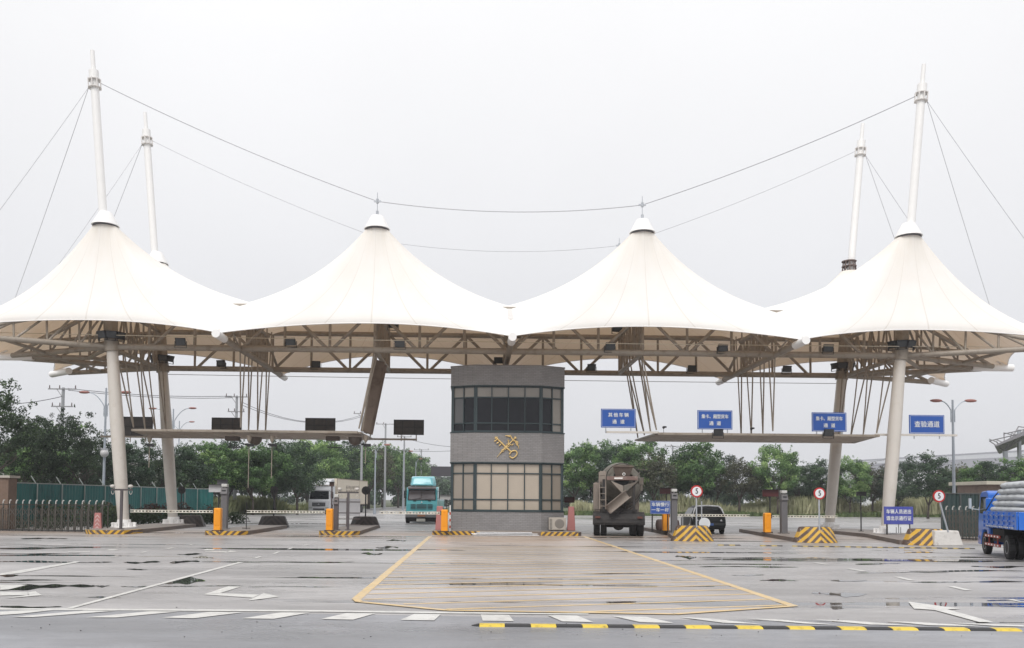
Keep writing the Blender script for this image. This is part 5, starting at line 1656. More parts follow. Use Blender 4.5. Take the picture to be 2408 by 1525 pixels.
# --- small dark car from behind
q = gr(1668, 1257)
t = thing('dark_hatchback', 'black and silver hatchback seen from behind in the lane beside the first 5 sign', 'car', (q.x, q.y, 0), R(-4))
M_car = coated('car_black', (.006, .007, .008), .45, .05)
M_car.node_tree.nodes['Principled BSDF'].inputs['Specular IOR Level'].default_value = .2
M_carglass = mat('car_glass', (.006, .007, .008), .12, spec=.25)
M_sil = coated('car_silver', (.5, .51, .53), .45, .3)
def carsec(y, wb, wt, z0, zs, zt):
    return [(-wb*.46, y, z0), (wb*.46, y, z0), (wb*.5, y, z0+.18), (wb*.5, y, zs-.1), (wb*.48, y, zs), (wt*.5, y, zt-.1), (wt*.42, y, zt), (-wt*.42, y, zt), (-wt*.5, y, zt-.1), (-wb*.48, y, zs), (-wb*.5, y, zs-.1), (-wb*.5, y, z0+.18)]
mb = MB(); loft(mb, [carsec(0, 1.60, 1.38, .34, .82, .97), carsec(.06, 1.74, 1.45, .28, .88, 1.05), carsec(.25, 1.80, 1.36, .26, .93, 1.36), carsec(.55, 1.82, 1.34, .24, .93, 1.47), carsec(1.5, 1.84, 1.34, .22, .93, 1.50), carsec(2.3, 1.84, 1.28, .22, .94, 1.43), carsec(3.1, 1.80, 1.42, .22, .92, .99), carsec(3.7, 1.70, 1.4, .24, .82, .88), carsec(3.95, 1.5, 1.2, .3, .66, .72)])
body = mb.build('body', M_car, t, smooth=35)
mb = MB(); mb.add([(-.58, .09, 1.0), (.58, .09, 1.0), (.53, .27, 1.35), (-.53, .27, 1.35)], [(0, 1, 2, 3)]); mb.v = [v-Vector((0, .035, 0)) for v in mb.v]; mb.build('rear_window', M_carglass, body)
mb = MB()
arc = [(-.88, .12, .86), (-.80, .18, 1.05), (-.70, .30, 1.34), (-.58, .42, 1.47), (0, .5, 1.50), (.58, .42, 1.47), (.70, .30, 1.34), (.80, .18, 1.05), (.88, .12, .86)]
mb.path([Vector(v) for v in arc], .035, 8); mb.build('roof_edge', M_sil, body, smooth=True)
mb = MB(); mb.add([(-.915, .5, .3), (-.915, 3.0, .3), (-.915, 3.0, .85), (-.905, .35, .85)], [(0, 3, 2, 1)]); mb.build('side_panel', M_sil, body)
mb = MB(); mb.add([(-.70, .5, 1.36), (-.70, 2.0, 1.38), (-.86, 2.4, 1.0), (-.86, .45, 1.0)], [(0, 1, 2, 3)]); mb.v = [v-Vector((.012, 0, 0)) for v in mb.v]; mb.build('side_window', M_carglass, body)
mb = MB(); mb.side([(-.05, .32), (-.07, .5), (.0, .62), (.2, .62), (.2, .32)], -.82, .82); mb.build('bumper', M_car, t, bevel=.03)
for s_ in (-1, 1):
    mb = MB(); mb.add([(s_*.55, -.012, .70), (s_*.84, .045, .66), (s_*.87, .07, .86), (s_*.62, .015, .80)], [(0, 1, 2, 3)] if s_ > 0 else [(3, 2, 1, 0)]); mb.v = [v-Vector((0, .015, 0)) for v in mb.v]; mb.build('tail_light', mat('tail_clear', (.32, .32, .34), .25), t)
    mb = MB(); mb.sphere((s_*.98, 2.6, 1.0), .1, 6, sc=(1, .7, .8)); mb.build('wing_mirror', M_car, t)
    for y in (.75, 3.2): wheel(t, s_*.80, y, .3, .2, face=s_)
mb = MB(); mb.box((0, -.075, .52), (.42, .01, .12)); mb.build('number_plate', mat('plate_blue', (.03, .07, .2), .4), t)

# --- blue flatbed lorry at the right edge
t = thing('blue_flatbed_lorry', 'blue flatbed lorry loaded with silver grey bags at the right edge', 'lorry', (18.36, 28.75, 0), R(-19))
M_bt = coated('lorry_blue', (.012, .13, .55), .35, .5)
mb = MB(); mb.side([(-.62, .62), (-.62, 1.4), (-.55, 2.08), (-.3, 2.16), (.35, 2.14), (.55, 2.05), (.85, 1.35), (.92, .95), (.92, .45), (.5, .42), (.42, .62), (.25, .82), (-.25, .82), (-.42, .62)], -.88, .88); cab = mb.build('cab', M_bt, t, bevel=.05, seg=3)
mb = MB(); mb.add([(-.893, -.3, 1.38), (-.893, .62, 1.38), (-.885, .42, 1.95), (-.885, -.3, 1.95)], [(0, 1, 2, 3)])
mb.build('side_window', M_glassd, cab)
mb = MB(); mb.add([(-.80, .80, 1.38), (.80, .80, 1.38), (.76, .555, 2.0), (-.76, .555, 2.0)], [(0, 1, 2, 3)]); mb.v = [v+Vector((0, .07, 0)) for v in mb.v]; mb.build('windscreen', M_glassd, cab)
mb = MB(); mb.box((0, -.63, 1.75), (1.3, .02, .42)); mb.build('rear_window', coated('rear_pale', (.4, .45, .5), .2), cab)
mb = MB(); mb.box((-.892, .1, 1.15), (.01, .2, .05)); mb.build('door_handle', M_dark, cab)
mb = MB(); mb.box((-1.12, .95, 1.72), (.07, .16, .36)); mb.tube((-.88, .7, 1.5), (-1.12, .95, 1.55), .015); mb.build('wing_mirror', mat('mirror_pale', (.45, .5, .55), .3), t, bevel=.03)
mb = MB(); mb.b2((-1.0, -4.6, .93), (1.0, -.72, 1.0)); bed = mb.build('bed_floor', M_black, t)
for (lo, hi, nm) in (((-1.04, -4.6, .95), (-.99, -.72, 1.48), 'bed_side'), ((.99, -4.6, .95), (1.04, -.72, 1.48), 'bed_side'), ((-.99, -.77, .95), (.99, -.72, 1.9), 'headboard'), ((-.99, -4.65, .95), (.99, -4.6, 1.48), 'tailboard')):
    mb = MB(); mb.b2(lo, hi); o = mb.build(nm, M_bt, t, bevel=.01)
    if nm == 'bed_side':
        mb = MB(); x = lo[0]-.012 if lo[0] < 0 else hi[0]+.012
        for k in range(6):
            for z in (1.05, 1.2, 1.36): mb.box((x, -1.0-.62*k, z), (.03, .46, .055))
            mb.box((x, -.75-.62*k, 1.2), (.04, .05, .5))
        mb.build('ribs', M_bt, o, bevel=.006)
        mb = MB()
        for k in range(14): mb.box((x-.004 if x < 0 else x+.004, -1.1-.24*k, 1.0), (.03, .14 if k % 3 else .08, .035))
        mb.build('white_marks', M_letter, o)
# load: rows of bags
M_bag = mat('bag_silver', (.46, .48, .50), .5, var=.12, bump=.6, bscale=7)
ld = thing('bag_load', 'pile of silver grey bags roped on the blue lorry', 'bags', (18.36, 28.75, 0), R(-19))
rr_ = random.Random(3)
mb = MB()
for lay in range(6):
    z = 1.35+lay*.19
    inset = max(0, lay-1)*.09
    for k in range(5):
        y = -1.65-inset-.72*k+rr_.uniform(-.03, .03)
        if y < -4.4: continue
        for x in (-.72+inset*.6, 0, .72-inset*.6):
            mb.sphere((x, y, z), .5, 6, sc=(.72, .76, .25))
mb.build('bags', M_bag, ld, smooth=True)
mb = MB(); mb.path([Vector((-1.04, -.9, 1.46)), Vector((-.86, -1.3, 1.95)), Vector((-.6, -1.75, 2.42)), Vector((0, -2.0, 2.5)), Vector((1.0, -2.2, 1.5))], .018, 6); mb.build('rope', M_dark, ld)
mb = MB(); mb.b2((-.4, -4.5, .6), (-.28, .6, .85)); mb.b2((.28, -4.5, .6), (.4, .6, .85)); mb.b2((-.9, -2.6, .5), (.9, -1.2, .9)); mb.build('chassis', M_black, t)
mb = MB()
for z in (.66, .38): mb.box((-.98, -1.5, z), (.03, 2.0, .09))
mb.box((-.96, -1.0, .52), (.03, .05, .4)); mb.box((-.96, -2.1, .52), (.03, .05, .4)); gdr = mb.build('side_guard', mat('guard_red', (.30, .03, .02), .5), t)
mb = MB()
for z in (.66, .38):
    for k in range(5): mb.box((-.998, -.72-.38*k, z), (.012, .16, .05))
mb.build('reflectors', M_white, gdr)
mb = MB(); mb.side([(.5, .3), (.5, .62), (.95, .62), (.98, .3)], -.88, .88); mb.build('bumper', M_bt, t, bevel=.03)
for s_ in (-1, 1):
    wheel(t, s_*.80, 0, .37, .2, face=s_); wheel(t, s_*.84, -3.0, .37, .2, True, face=s_)
    mb = MB(); mb.b2((s_*.86-.12, -.62, .28), (s_*.86+.12, -.59, .6)); mb.build('mudflap', M_black, t)

# ================================================================== GATES, FENCES, BUILDINGS
M_gate = mat('gate_steel', (.085, .08, .07), .6, .1, dirt=(.09, .07, .05))
def folding_gate(label, a, b, n_, h):
    t = thing('folding_gate', label, 'gate', (a.x, a.y, 0), math.atan2(b.y-a.y, b.x-a.x), 'accordion gates')
    L = (Vector((b.x-a.x, b.y-a.y, 0))).length
    fr = MB(); hk = MB(); lt = MB()
    for k in range(n_+1):
        x = L*k/n_
        fr.box((x, 0, h*.48), (.04, .05, h*.96))
        fr.box((x, .45, h*.48), (.04, .05, h*.96))
        fr.tube((x, 0, h*.9), (x, .45, h*.9), .02)
        pts = [Vector((x, -.02, h*.94)), Vector((x, -.02, h*1.0)), Vector((x+.03, -.02, h*1.05)), Vector((x+.08, -.02, h*1.06))]
        hk.path(pts, .028, 6)
        if k < n_:
            d = L/n_
            for z0 in (.12, .5):
                for s_ in (0, 1):
                    za, zb_ = (h*z0, h*(z0+.3))
                    lt.tube((x, -.035-.012*s_, za if s_ else zb_), (x+d, -.035-.012*s_, zb_ if s_ else za), .014, n=5)
            for xx in (.33, .66): lt.box((x+d*xx, .02, h*.42), (.018, .02, h*.72))
    fr.build('frame', M_gate, t); lt.build('lattice', M_gate, t); hk.build('hooks', mat('gate_chrome', (.6, .6, .58), .3, .5), t)
    mb = MB(); mb.box((L/2, .22, .05), (L, .5, .04)); mb.build('rail', M_dark, t)
    return t
folding_gate('accordion gate stretched across the lane left of the left masts', gr(-40, 1248), gr(240, 1252), 18, 1.42)
folding_gate('accordion gate at the right behind the blue lorry', gr(2226, 1268), gr(2420, 1275), 12, 1.5)
# teal sheet fence receding on the left
M_tf = mat('teal_fence', (.012, .115, .11), .55, var=.15, dirt=(.01, .06, .065), dscale=.8)
t = thing('sheet_fence', 'teal corrugated sheet fence running back along the left side', 'fence', (-25, 46, 0))
A, B = Vector((0, 0, 0)), Vector((1.9, 25, 0))
mb = MB(); n_ = 150
for k in range(n_):
    f0, f1 = k/n_, (k+1)/n_
    o0, o1 = (.03 if k % 2 else -.03), (-.03 if k % 2 else .03)
    p0, p1 = A.lerp(B, f0)+Vector((o0, 0, 0)), A.lerp(B, f1)+Vector((o1, 0, 0))
    mb.add([p0, p1, p1+Vector((0, 0, 2.4)), p0+Vector((0, 0, 2.4))], [(0, 1, 2, 3)])
mb.build('sheet', M_tf, t)
mb = MB(); mb.bar(A+Vector((0, 0, 2.42)), B+Vector((0, 0, 2.42)), .08, .06)
for k in range(11):
    p_ = A.lerp(B, k/10); mb.tube(p_+Vector((.08, 0, 0)), p_+Vector((.08, 0, 2.4)), .04); mb.tube(p_+Vector((0, 0, 2.4)), p_+Vector((-.3, 0, 2.85)), .03)
mb.build('rail', mat('fence_rail', (.25, .28, .27), .5), t)
t = thing('sheet_fence', 'teal sheet fence end section facing the yard behind the left masts', 'fence', (-26.5, 71.2, 0))
mb = MB()
for k in range(26):
    x = k*.14*1.3; mb.add([(x, .03 if k % 2 else -.03, 0), (x+.182, -.03 if k % 2 else .03, 0), (x+.182, -.03 if k % 2 else .03, 2.4), (x, .03 if k % 2 else -.03, 2.4)], [(0, 1, 2, 3)])
mb.build('sheet', M_tf, t)
mb = MB(); mb.box((2.3, 0, 2.42), (4.8, .08, .06)); mb.build('rail', mat('fence_rail', (.25, .28, .27), .5), t)
# dark enclosure on the right
q = gr(2282, 1245)
t = thing('dark_enclosure', 'dark green sheet enclosure behind the right accordion gate', 'fence', (at(2280, 1240, 44).x, 44, 0))
zt_ = at(2280, 1163, 44).z
mb = MB()
w_ = 118/FPX*44*1.15
for k in range(24):
    x = -w_/2+w_*k/24
    mb.add([(x, .03 if k % 2 else -.03, 0), (x+w_/24, -.03 if k % 2 else .03, 0), (x+w_/24, -.03 if k % 2 else .03, zt_), (x, .03 if k % 2 else -.03, zt_)], [(0, 1, 2, 3)])
mb.build('sheet', mat('dark_green_sheet', (.022, .045, .045), .6, var=.3), t)
mb = MB(); mb.box((0, 0, zt_+.03), (w_+.1, .1, .06))
for k in range(4): mb.box((-w_/2+w_*k/3, -.07, zt_/2), (.07, .06, zt_))
mb.build('post', mat('enc_post', (.06, .07, .07), .6), t)
# brown gatehouse pier, left
t = thing('gate_pier', 'brown rendered pier at the left edge beside the accordion gate', 'pier', (at(-9, 1240, 43).x, 43.2, 0))
mb = MB(); mb.box((0, 0, 1.3), (1.3, .8, 2.6)); mb.build('pier', mat('brown_render', (.17, .115, .085), .8, dirt=(.1, .07, .055)), t, bevel=.02)
mb = MB(); mb.box((0, 0, 2.66), (1.5, 1.0, .12)); mb.build('coping', mat('pale_coping', (.4, .37, .33), .8), t)
# small guard building, right
t = thing('guard_hut', 'low brown building with a flat pale roof behind the blue lorry', 'building', (at(2400, 1200, 60).x+1.0, 62, 0))
zr = at(2380, 1131, 60).z
mb = MB(); mb.b2((-2.1, 0, 0), (4, 4, zr-.25)); hw = mb.build('wall', mat('hut_brown', (.19, .14, .115), .8, dirt=(.12, .09, .075)), t)
mb = MB(); mb.b2((-2.5, -.5, zr-.25), (4.5, 4.5, zr)); mb.build('roof', mat('hut_roof', (.45, .42, .35), .8), t, bevel=.02)
mb = MB(); mb.b2((-1.2, -.03, 1.0), (.2, 0, 2.2)); wdw = mb.build('window', M_glassd, t)
mb = MB(); mb.b2((.8, -.03, 0), (1.7, 0, 2.2)); mb.build('door', M_grey, t)
# long distant warehouse, right
Y = 330
t = thing('warehouse', 'long pale warehouse with a grey roof band beyond the trees on the right', 'building', (at(2300, 1120, Y).x, Y, 0))
zA, zB_ = at(2150, 1108, Y).z, at(2407, 1068, Y).z
def X_(u_): return at(u_, 1100, Y).x-t.location.x
mb = MB(); mb.add([(X_(1990), 0, 0), (X_(2500), -60, 0), (X_(2500), -60, zB_-4.5), (X_(1990), 0, zB_-5.5), (X_(1990), 60, 0), (X_(2500), 60, 0), (X_(2500), 60, zB_-4.5), (X_(1990), 60, zB_-5.5)], [(0, 1, 2, 3), (5, 4, 7, 6), (4, 0, 3, 7), (1, 5, 6, 2), (3, 2, 6, 7)])
mb.build('wall', mat('wh_wall', (.70, .71, .74), .6), t)
mb = MB()
def rb(zl, zh, dl, dh, y):
    mb.add([(X_(1990), y, dl), (X_(2500), y-60, dh), (X_(2500), y-60, dh+zh), (X_(1990), y, dl+zl)], [(0, 1, 2, 3)])
rb(2.6, 4.2, zB_-7.6, zB_-5.5, -.6)
mb.build('roof', mat('wh_roof', (.36, .36, .41), .6), t)
mb = MB(); rb(1.2, 2.0, zB_-5.0, zB_-1.3, -.7); mb.build('fascia', mat('wh_fascia', (.6, .61, .66), .6), t)
mb = MB(); rb(.5, .7, zB_-3.8, zB_+.7, -.8); mb.build('ridge', mat('wh_roof', (.36, .36, .41), .6), t)
# low pale building far left behind the trees
t = thing('low_building', 'low pale building glimpsed between the trunks behind the teal fence', 'building', (-42, 96, 0))
mb = MB(); mb.b2((-16, 0, 0), (10, 8, 5.2)); mb.build('wall', mat('pale_wall', (.5, .49, .47), .8), t)
mb = MB(); mb.b2((-16.4, -.4, 5.2), (10.4, 8.4, 5.5)); mb.build('roof', mat('pale_roof', (.35, .34, .33), .8), t)
mb = MB()
for k in range(7): mb.b2((-14+3.4*k, -.03, 2.2), (-12.6+3.4*k, 0, 3.8))
mb.build('window', M_glassd, t)
# space-frame canopy roof entering on the right
Y = 120
t = thing('space_frame_roof', 'grey space frame roof jutting in at the right edge', 'roof', (at(2408, 1040, Y).x, Y, 0))
def P_(u_, v_, dy=0): 
    p = at(u_, v_, Y); return Vector((p.x-t.location.x, dy, p.z))
mb = MB()
a, b, c, d = P_(2338, 1048), P_(2470, 985), P_(2520, 972), P_(2520, 990)
mb.front([(a.x, a.z), (b.x, b.z), (c.x+4, c.z), (c.x+4, c.z-.9), (b.x, b.z-.9), (a.x+.2, a.z-.15)], 0, 18)
for v in mb.v: v.x += v.y*(t.location.x/Y)
mb.build('roof_sheet', mat('sf_roof', (.22, .215, .23), .5), t)
mb = MB()
apex = P_(2404, 1058, 4)
for k in range(9):
    q1 = P_(2372+12*k, 1041-5.8*k, 1+(k % 3)*3)
    mb.tube(q1, apex, .09, n=5)
    if k < 8: mb.tube(q1, P_(2384+12*k, 1030-5.2*k, 1+((k+1) % 3)*3), .08, n=5)
mb.build('truss', mat('sf_truss', (.25, .24, .25), .5), t)
mb = MB(); mb.tube(apex, Vector((apex.x+1, apex.y, 0)), .35); mb.tube(P_(2480, 1000, 8), Vector((P_(2480, 1000).x, 8, 0)), .3); mb.build('column', M_galv, t)
# dark overhead board beyond the booth
Y = 130
p_ = at(1034, 1109, Y)
t = thing('overhead_board', 'dark board on a gantry far down the road beside the booth', 'sign', (p_.x, Y, 0))
mb = MB(); mb.box((1.5, 0, p_.z), (5.6, .2, 1.5)); mb.build('board', mat('board_dark', (.05, .045, .055), .6), t)
mb = MB(); mb.tube((3.8, 0.3, 0), (3.8, 0.3, p_.z+.6), .15); mb.build('post', M_galv, t)

# ================================================================== LAMPS AND POLES
M_lamp = mat('lamp_pink', (.30, .13, .11), .45)
M_pole = mat('lamp_pole', (.36, .40, .45), .45, .3, dirt=(.28, .30, .33))
def lamp(label, u_, Y, vtop, heads, H_arm_v, group='double armed street lamps', name='street_lamp'):
    top = at(u_, vtop, Y)
    t = thing(name, label, 'street lamp', (top.x, Y, 0), 0, group)
    mb = MB(); mb.tube((0, 0, 0), (0, 0, top.z), .11, .06, 12); mb.tube((0, 0, 0), (0, 0, .5), .17, .17, 12); mb.build('pole', M_pole, t)
    for (hu, hv) in heads:
        h = at(hu, hv, Y); hx, hz = h.x-top.x, h.z
        s = 1 if hx > 0 else -1
        zb = at(u_, H_arm_v, Y).z
        mb = MB(); pts = []
        for k in range(9):
            tt = k/8
            x = s*.1+(hx-s*.1)*(1-(1-tt)**1.0)*tt**.9 if False else s*.12+(hx-s*.12)*tt
            z = zb+(hz-zb)*(1-(1-tt)**2.2)
            pts.append(Vector((x, 0, z)))
        pts = [Vector((s*.12, 0, zb-.75))]+pts
        mb.path(pts, .035, 6); mb.tube((0, 0, zb-.15), (s*.12, 0, zb-.15), .03); mb.tube((0, 0, zb-.6), (s*.12, 0, zb-.6), .03)
        am = mb.build('arm', M_pole, t)
        mb = MB(); mb.sphere((hx+s*.28, 0, hz+.03), .4, 6, sc=(1.0, .36, .26)); mb.build('lamp_head', M_lamp, am, smooth=True)
    return t
lamp('double armed street lamp just left of the left front mast', 250, 60, 913, [(208, 924), (286, 924)], 955)
lamp('double armed street lamp between the left masts and the gantry', 408, 82, 962, [(366, 962), (446, 961)], 990)
lamp('smaller double armed street lamp farther behind the left rear mast', 422, 112, 990, [(392, 996), (446, 993)], 1010)
lamp('single armed street lamp over the roadside trees left of the booth', 883, 95, 1058, [(905, 1047)], 1062, 'single armed street lamps')
lamp('double armed street lamp beyond the dark enclosure on the right', 2240, 52, 941, [(2212, 944), (2272, 944)], 965)
for (u_, hu, hv, Y, lab) in ((949, 962, 1062, 130, 'distant single armed street lamp right of the white truck'), (978, 986, 1080, 165, 'most distant single armed street lamp down the road')):
    lamp(lab, u_, Y, hv+6, [(hu, hv)], hv+9, 'single armed street lamps')
# dome camera on the first lamp pole
p_ = at(249, 1067, 60)
t = thing('dome_camera', 'white dome camera on the street lamp pole beside the left front mast', 'camera', (p_.x, 60, p_.z))
mb = MB(); mb.sphere((0, -.25, 0), .28, 8); mb.build('dome', mat('dome_grey', (.5, .5, .5), .4), t, smooth=True)
mb = MB(); mb.tube((0, 0, .05), (0, -.25, .05), .05); mb.tube((0, -.25, .1), (0, -.25, .35), .2); mb.build('bracket', M_galv, t)
M_up = mat('concrete_pole', (.33, .34, .36), .8)
POLES = []
def upole(label, u_, Y, vtop, arms=2, w=1.6):
    top = at(u_, vtop, Y)
    t = thing('utility_pole', label, 'utility pole', (top.x, Y, 0), 0, 'concrete utility poles')
    mb = MB(); mb.tube((0, 0, 0), (0, 0, top.z), .2, .13, 10); mb.build('pole', M_up, t)
    mb = MB()
    for k in range(arms): mb.box((0, -.15, top.z-.15-1.6*k), (w*(1 if k == 0 else .75), .1, .1)); mb.tube((-.5, -.12, top.z-.2-1.6*k), (0, -.12, top.z-.9-1.6*k), .03)
    mb.build('crossarm', M_grey, t)
    mb = MB()
    for k in range(arms):
        for x in (-w*.45, -w*.1, w*.45): mb.tube((x*(1 if k == 0 else .75), -.15, top.z-.1-1.6*k), (x*(1 if k == 0 else .75), -.15, top.z+.2-1.6*k), .06, .04)
    mb.build('insulator', mat('insulator', (.12, .09, .09), .3), t)
    POLES.append(top); return t
upole('utility pole above the trees at the far left', 149, 78, 912, 2, 2.6)
upole('utility pole standing behind the left gantry', 557, 92, 931, 2, 2.4)
upole('utility pole behind the booth end of the left gantry', 852, 118, 971, 1, 2.4)
upole('utility pole beyond the lane sign nearest the booth, tall thin one', 907, 140, 996, 1, 3.2)
upole('utility pole behind the arm of the left gantry', 951, 150, 1026, 1, 2.6)
upole('distant utility pole right of the lane sign nearest the booth', 991, 190, 1057, 1, 3.4)
upole('tiny utility pole on the skyline left of the booth', 1014, 300, 1092, 1, 3.5)
upole('utility pole between the first two round trees right of the booth', 1582, 150, 1048, 1, 3.0)
# overhead wires
def wire(label, pts, Y0, Y1, r=.022, s=.3, grp='overhead wires'):
    mb = MB()
    n_ = len(pts)
    P = [at(u_, v_, Y0+(Y1-Y0)*k/(n_-1)) for k, (u_, v_) in enumerate(pts)]
    for a, b in zip(P[:-1], P[1:]): mb.path(sag(a, b, s, 10), r, 4)
    o = mb.build('overhead_wire', mat('wire_dark', (.10, .10, .12), .6))
    return tag(o, label, 'wire', grp)
wire('overhead wires from the far left pole to the pole behind the gantry, upper', [(-60, 951), (200, 929), (149, 912), (557, 932)][0:1]+[(149, 932)], 70, 78, .03)
wire('upper wire between the two left utility poles', [(160, 914), (545, 932)], 78, 92, .028)
wire('lower wire between the two left utility poles', [(160, 918), (545, 936)], 78, 92, .028)
wire('sagging wire from the gantry pole toward the booth end', [(566, 945), (852, 976)], 92, 118, .028, 1.6)
wire('second sagging wire from the gantry pole toward the booth end', [(566, 952), (852, 980)], 92, 118, .028, 1.4)
wire('wire running from the left gantry arm to the booth', [(951, 1030), (1075, 1052)], 150, 120, .03, .3)
wire('faint wire on the skyline left of the booth', [(900, 1056), (1075, 1060)], 150, 140, .03, .3)
wire('long wire over the right trees, left end', [(1450, 1050), (1582, 1048)], 160, 150, .03, .8)
wire('long wire over the right trees from the utility pole to the right masts', [(1582, 1050), (2080, 1082)], 150, 150, .035, 2.2)
wire('second long wire over the right trees', [(1582, 1054), (2080, 1093)], 150, 150, .03, 2.0)
wire('wire crossing behind the right front mast to the warehouse', [(2080, 1080), (2240, 1093)], 150, 200, .035, .3)

# ================================================================== TREES
def leafmat(name, c0, c1, c2):
    m = bpy.data.materials.new(name); m.use_nodes = True
    n, l = m.node_tree.nodes, m.node_tree.links
    p = n['Principled BSDF']; p.inputs['Roughness'].default_value = .55; p.inputs['Specular IOR Level'].default_value = .3
    at_ = n.new('ShaderNodeAttribute'); at_.attribute_name = 'tone'
    oi = n.new('ShaderNodeObjectInfo')
    cr = n.new('ShaderNodeValToRGB')
    cr.color_ramp.elements[0].color = (*c0, 1); cr.color_ramp.elements[1].color = (*c2, 1)
    e = cr.color_ramp.elements.new(.55); e.color = (*c1, 1)
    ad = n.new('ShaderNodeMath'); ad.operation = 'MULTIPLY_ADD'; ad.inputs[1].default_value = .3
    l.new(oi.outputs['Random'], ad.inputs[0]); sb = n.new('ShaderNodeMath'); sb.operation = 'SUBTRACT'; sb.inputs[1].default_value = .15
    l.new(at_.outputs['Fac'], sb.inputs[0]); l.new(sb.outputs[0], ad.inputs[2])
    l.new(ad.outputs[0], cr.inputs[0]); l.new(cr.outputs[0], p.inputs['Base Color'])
    tr = n.new('ShaderNodeBsdfTranslucent'); l.new(cr.outputs[0], tr.inputs[0])
    ms = n.new('ShaderNodeMixShader'); ms.inputs[0].default_value = .2
    l.new(p.outputs[0], ms.inputs[1]); l.new(tr.outputs[0], ms.inputs[2]); l.new(ms.outputs[0], n['Material Output'].inputs['Surface'])
    return m
LM = {'round': leafmat('leaf_camphor', (.032, .064, .028), (.11, .205, .07), (.34, .48, .18)),
      'dark': leafmat('leaf_dark', (.026, .046, .032), (.058, .098, .056), (.13, .20, .09)),
      'feather': leafmat('leaf_feather', (.020, .034, .020), (.042, .07, .034), (.10, .15, .06)),
      'brown': leafmat('leaf_brownish', (.042, .045, .030), (.085, .09, .055), (.16, .17, .09)),
      'hedge': leafmat('leaf_hedge', (.02, .035, .018), (.04, .065, .028), (.09, .12, .05)),
      'redhedge': leafmat('leaf_red', (.035, .025, .02), (.07, .04, .032), (.17, .075, .06))}
M_bark = mat('bark', (.075, .06, .05), .9, var=.3, bump=.6)
def leaves(rg, centres, radii, n_per, size, squash=.8, tones=None, shell=.55):
    V, T = [], []
    for i, (c, r) in enumerate(zip(centres, radii)):
        n_ = max(6, int(n_per*(r/.7)**2))
        d = rg.normal(size=(n_, 3)); d /= np.linalg.norm(d, axis=1)[:, None]
        rad = r*(shell+(1-shell)*rg.random(n_)**.5)*rg.uniform(.8, 1.15, n_)
        pos = np.array(c)+d*rad[:, None]*np.array([1, 1, squash])
        nrm = d+rg.normal(scale=.55, size=(n_, 3)); nrm /= np.linalg.norm(nrm, axis=1)[:, None]
        a = np.cross(nrm, rg.normal(size=(n_, 3))); a /= np.linalg.norm(a, axis=1)[:, None]
        b = np.cross(nrm, a)
        s = size*rg.uniform(.6, 1.35, n_)[:, None]
        q = np.stack([pos-a*s, pos-b*s*.55+a*s*.1, pos+a*s, pos+b*s*.55+a*s*.1], 1)
        V.append(q.reshape(-1, 3))
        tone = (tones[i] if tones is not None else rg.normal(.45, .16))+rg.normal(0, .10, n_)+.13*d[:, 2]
        T.append(np.repeat(tone, 4))
    V = np.concatenate(V); T = np.clip(np.concatenate(T), 0, 1)
    return V, T
def leafmesh(name, V, T, m):
    me = bpy.data.meshes.new(name)
    nf = len(V)//4
    me.vertices.add(len(V)); me.vertices.foreach_set('co', V.astype(np.float32).ravel())
    me.loops.add(nf*4); me.loops.foreach_set('vertex_index', np.arange(nf*4, dtype=np.int32))
    me.polygons.add(nf); me.polygons.foreach_set('loop_start', np.arange(0, nf*4, 4, dtype=np.int32)); me.polygons.foreach_set('loop_total', np.full(nf, 4, dtype=np.int32))
    at_ = me.attributes.new('tone', 'FLOAT', 'POINT'); at_.data.foreach_set('value', T.astype(np.float32))
    me.materials.append(m); me.update(); me.validate()
    return me
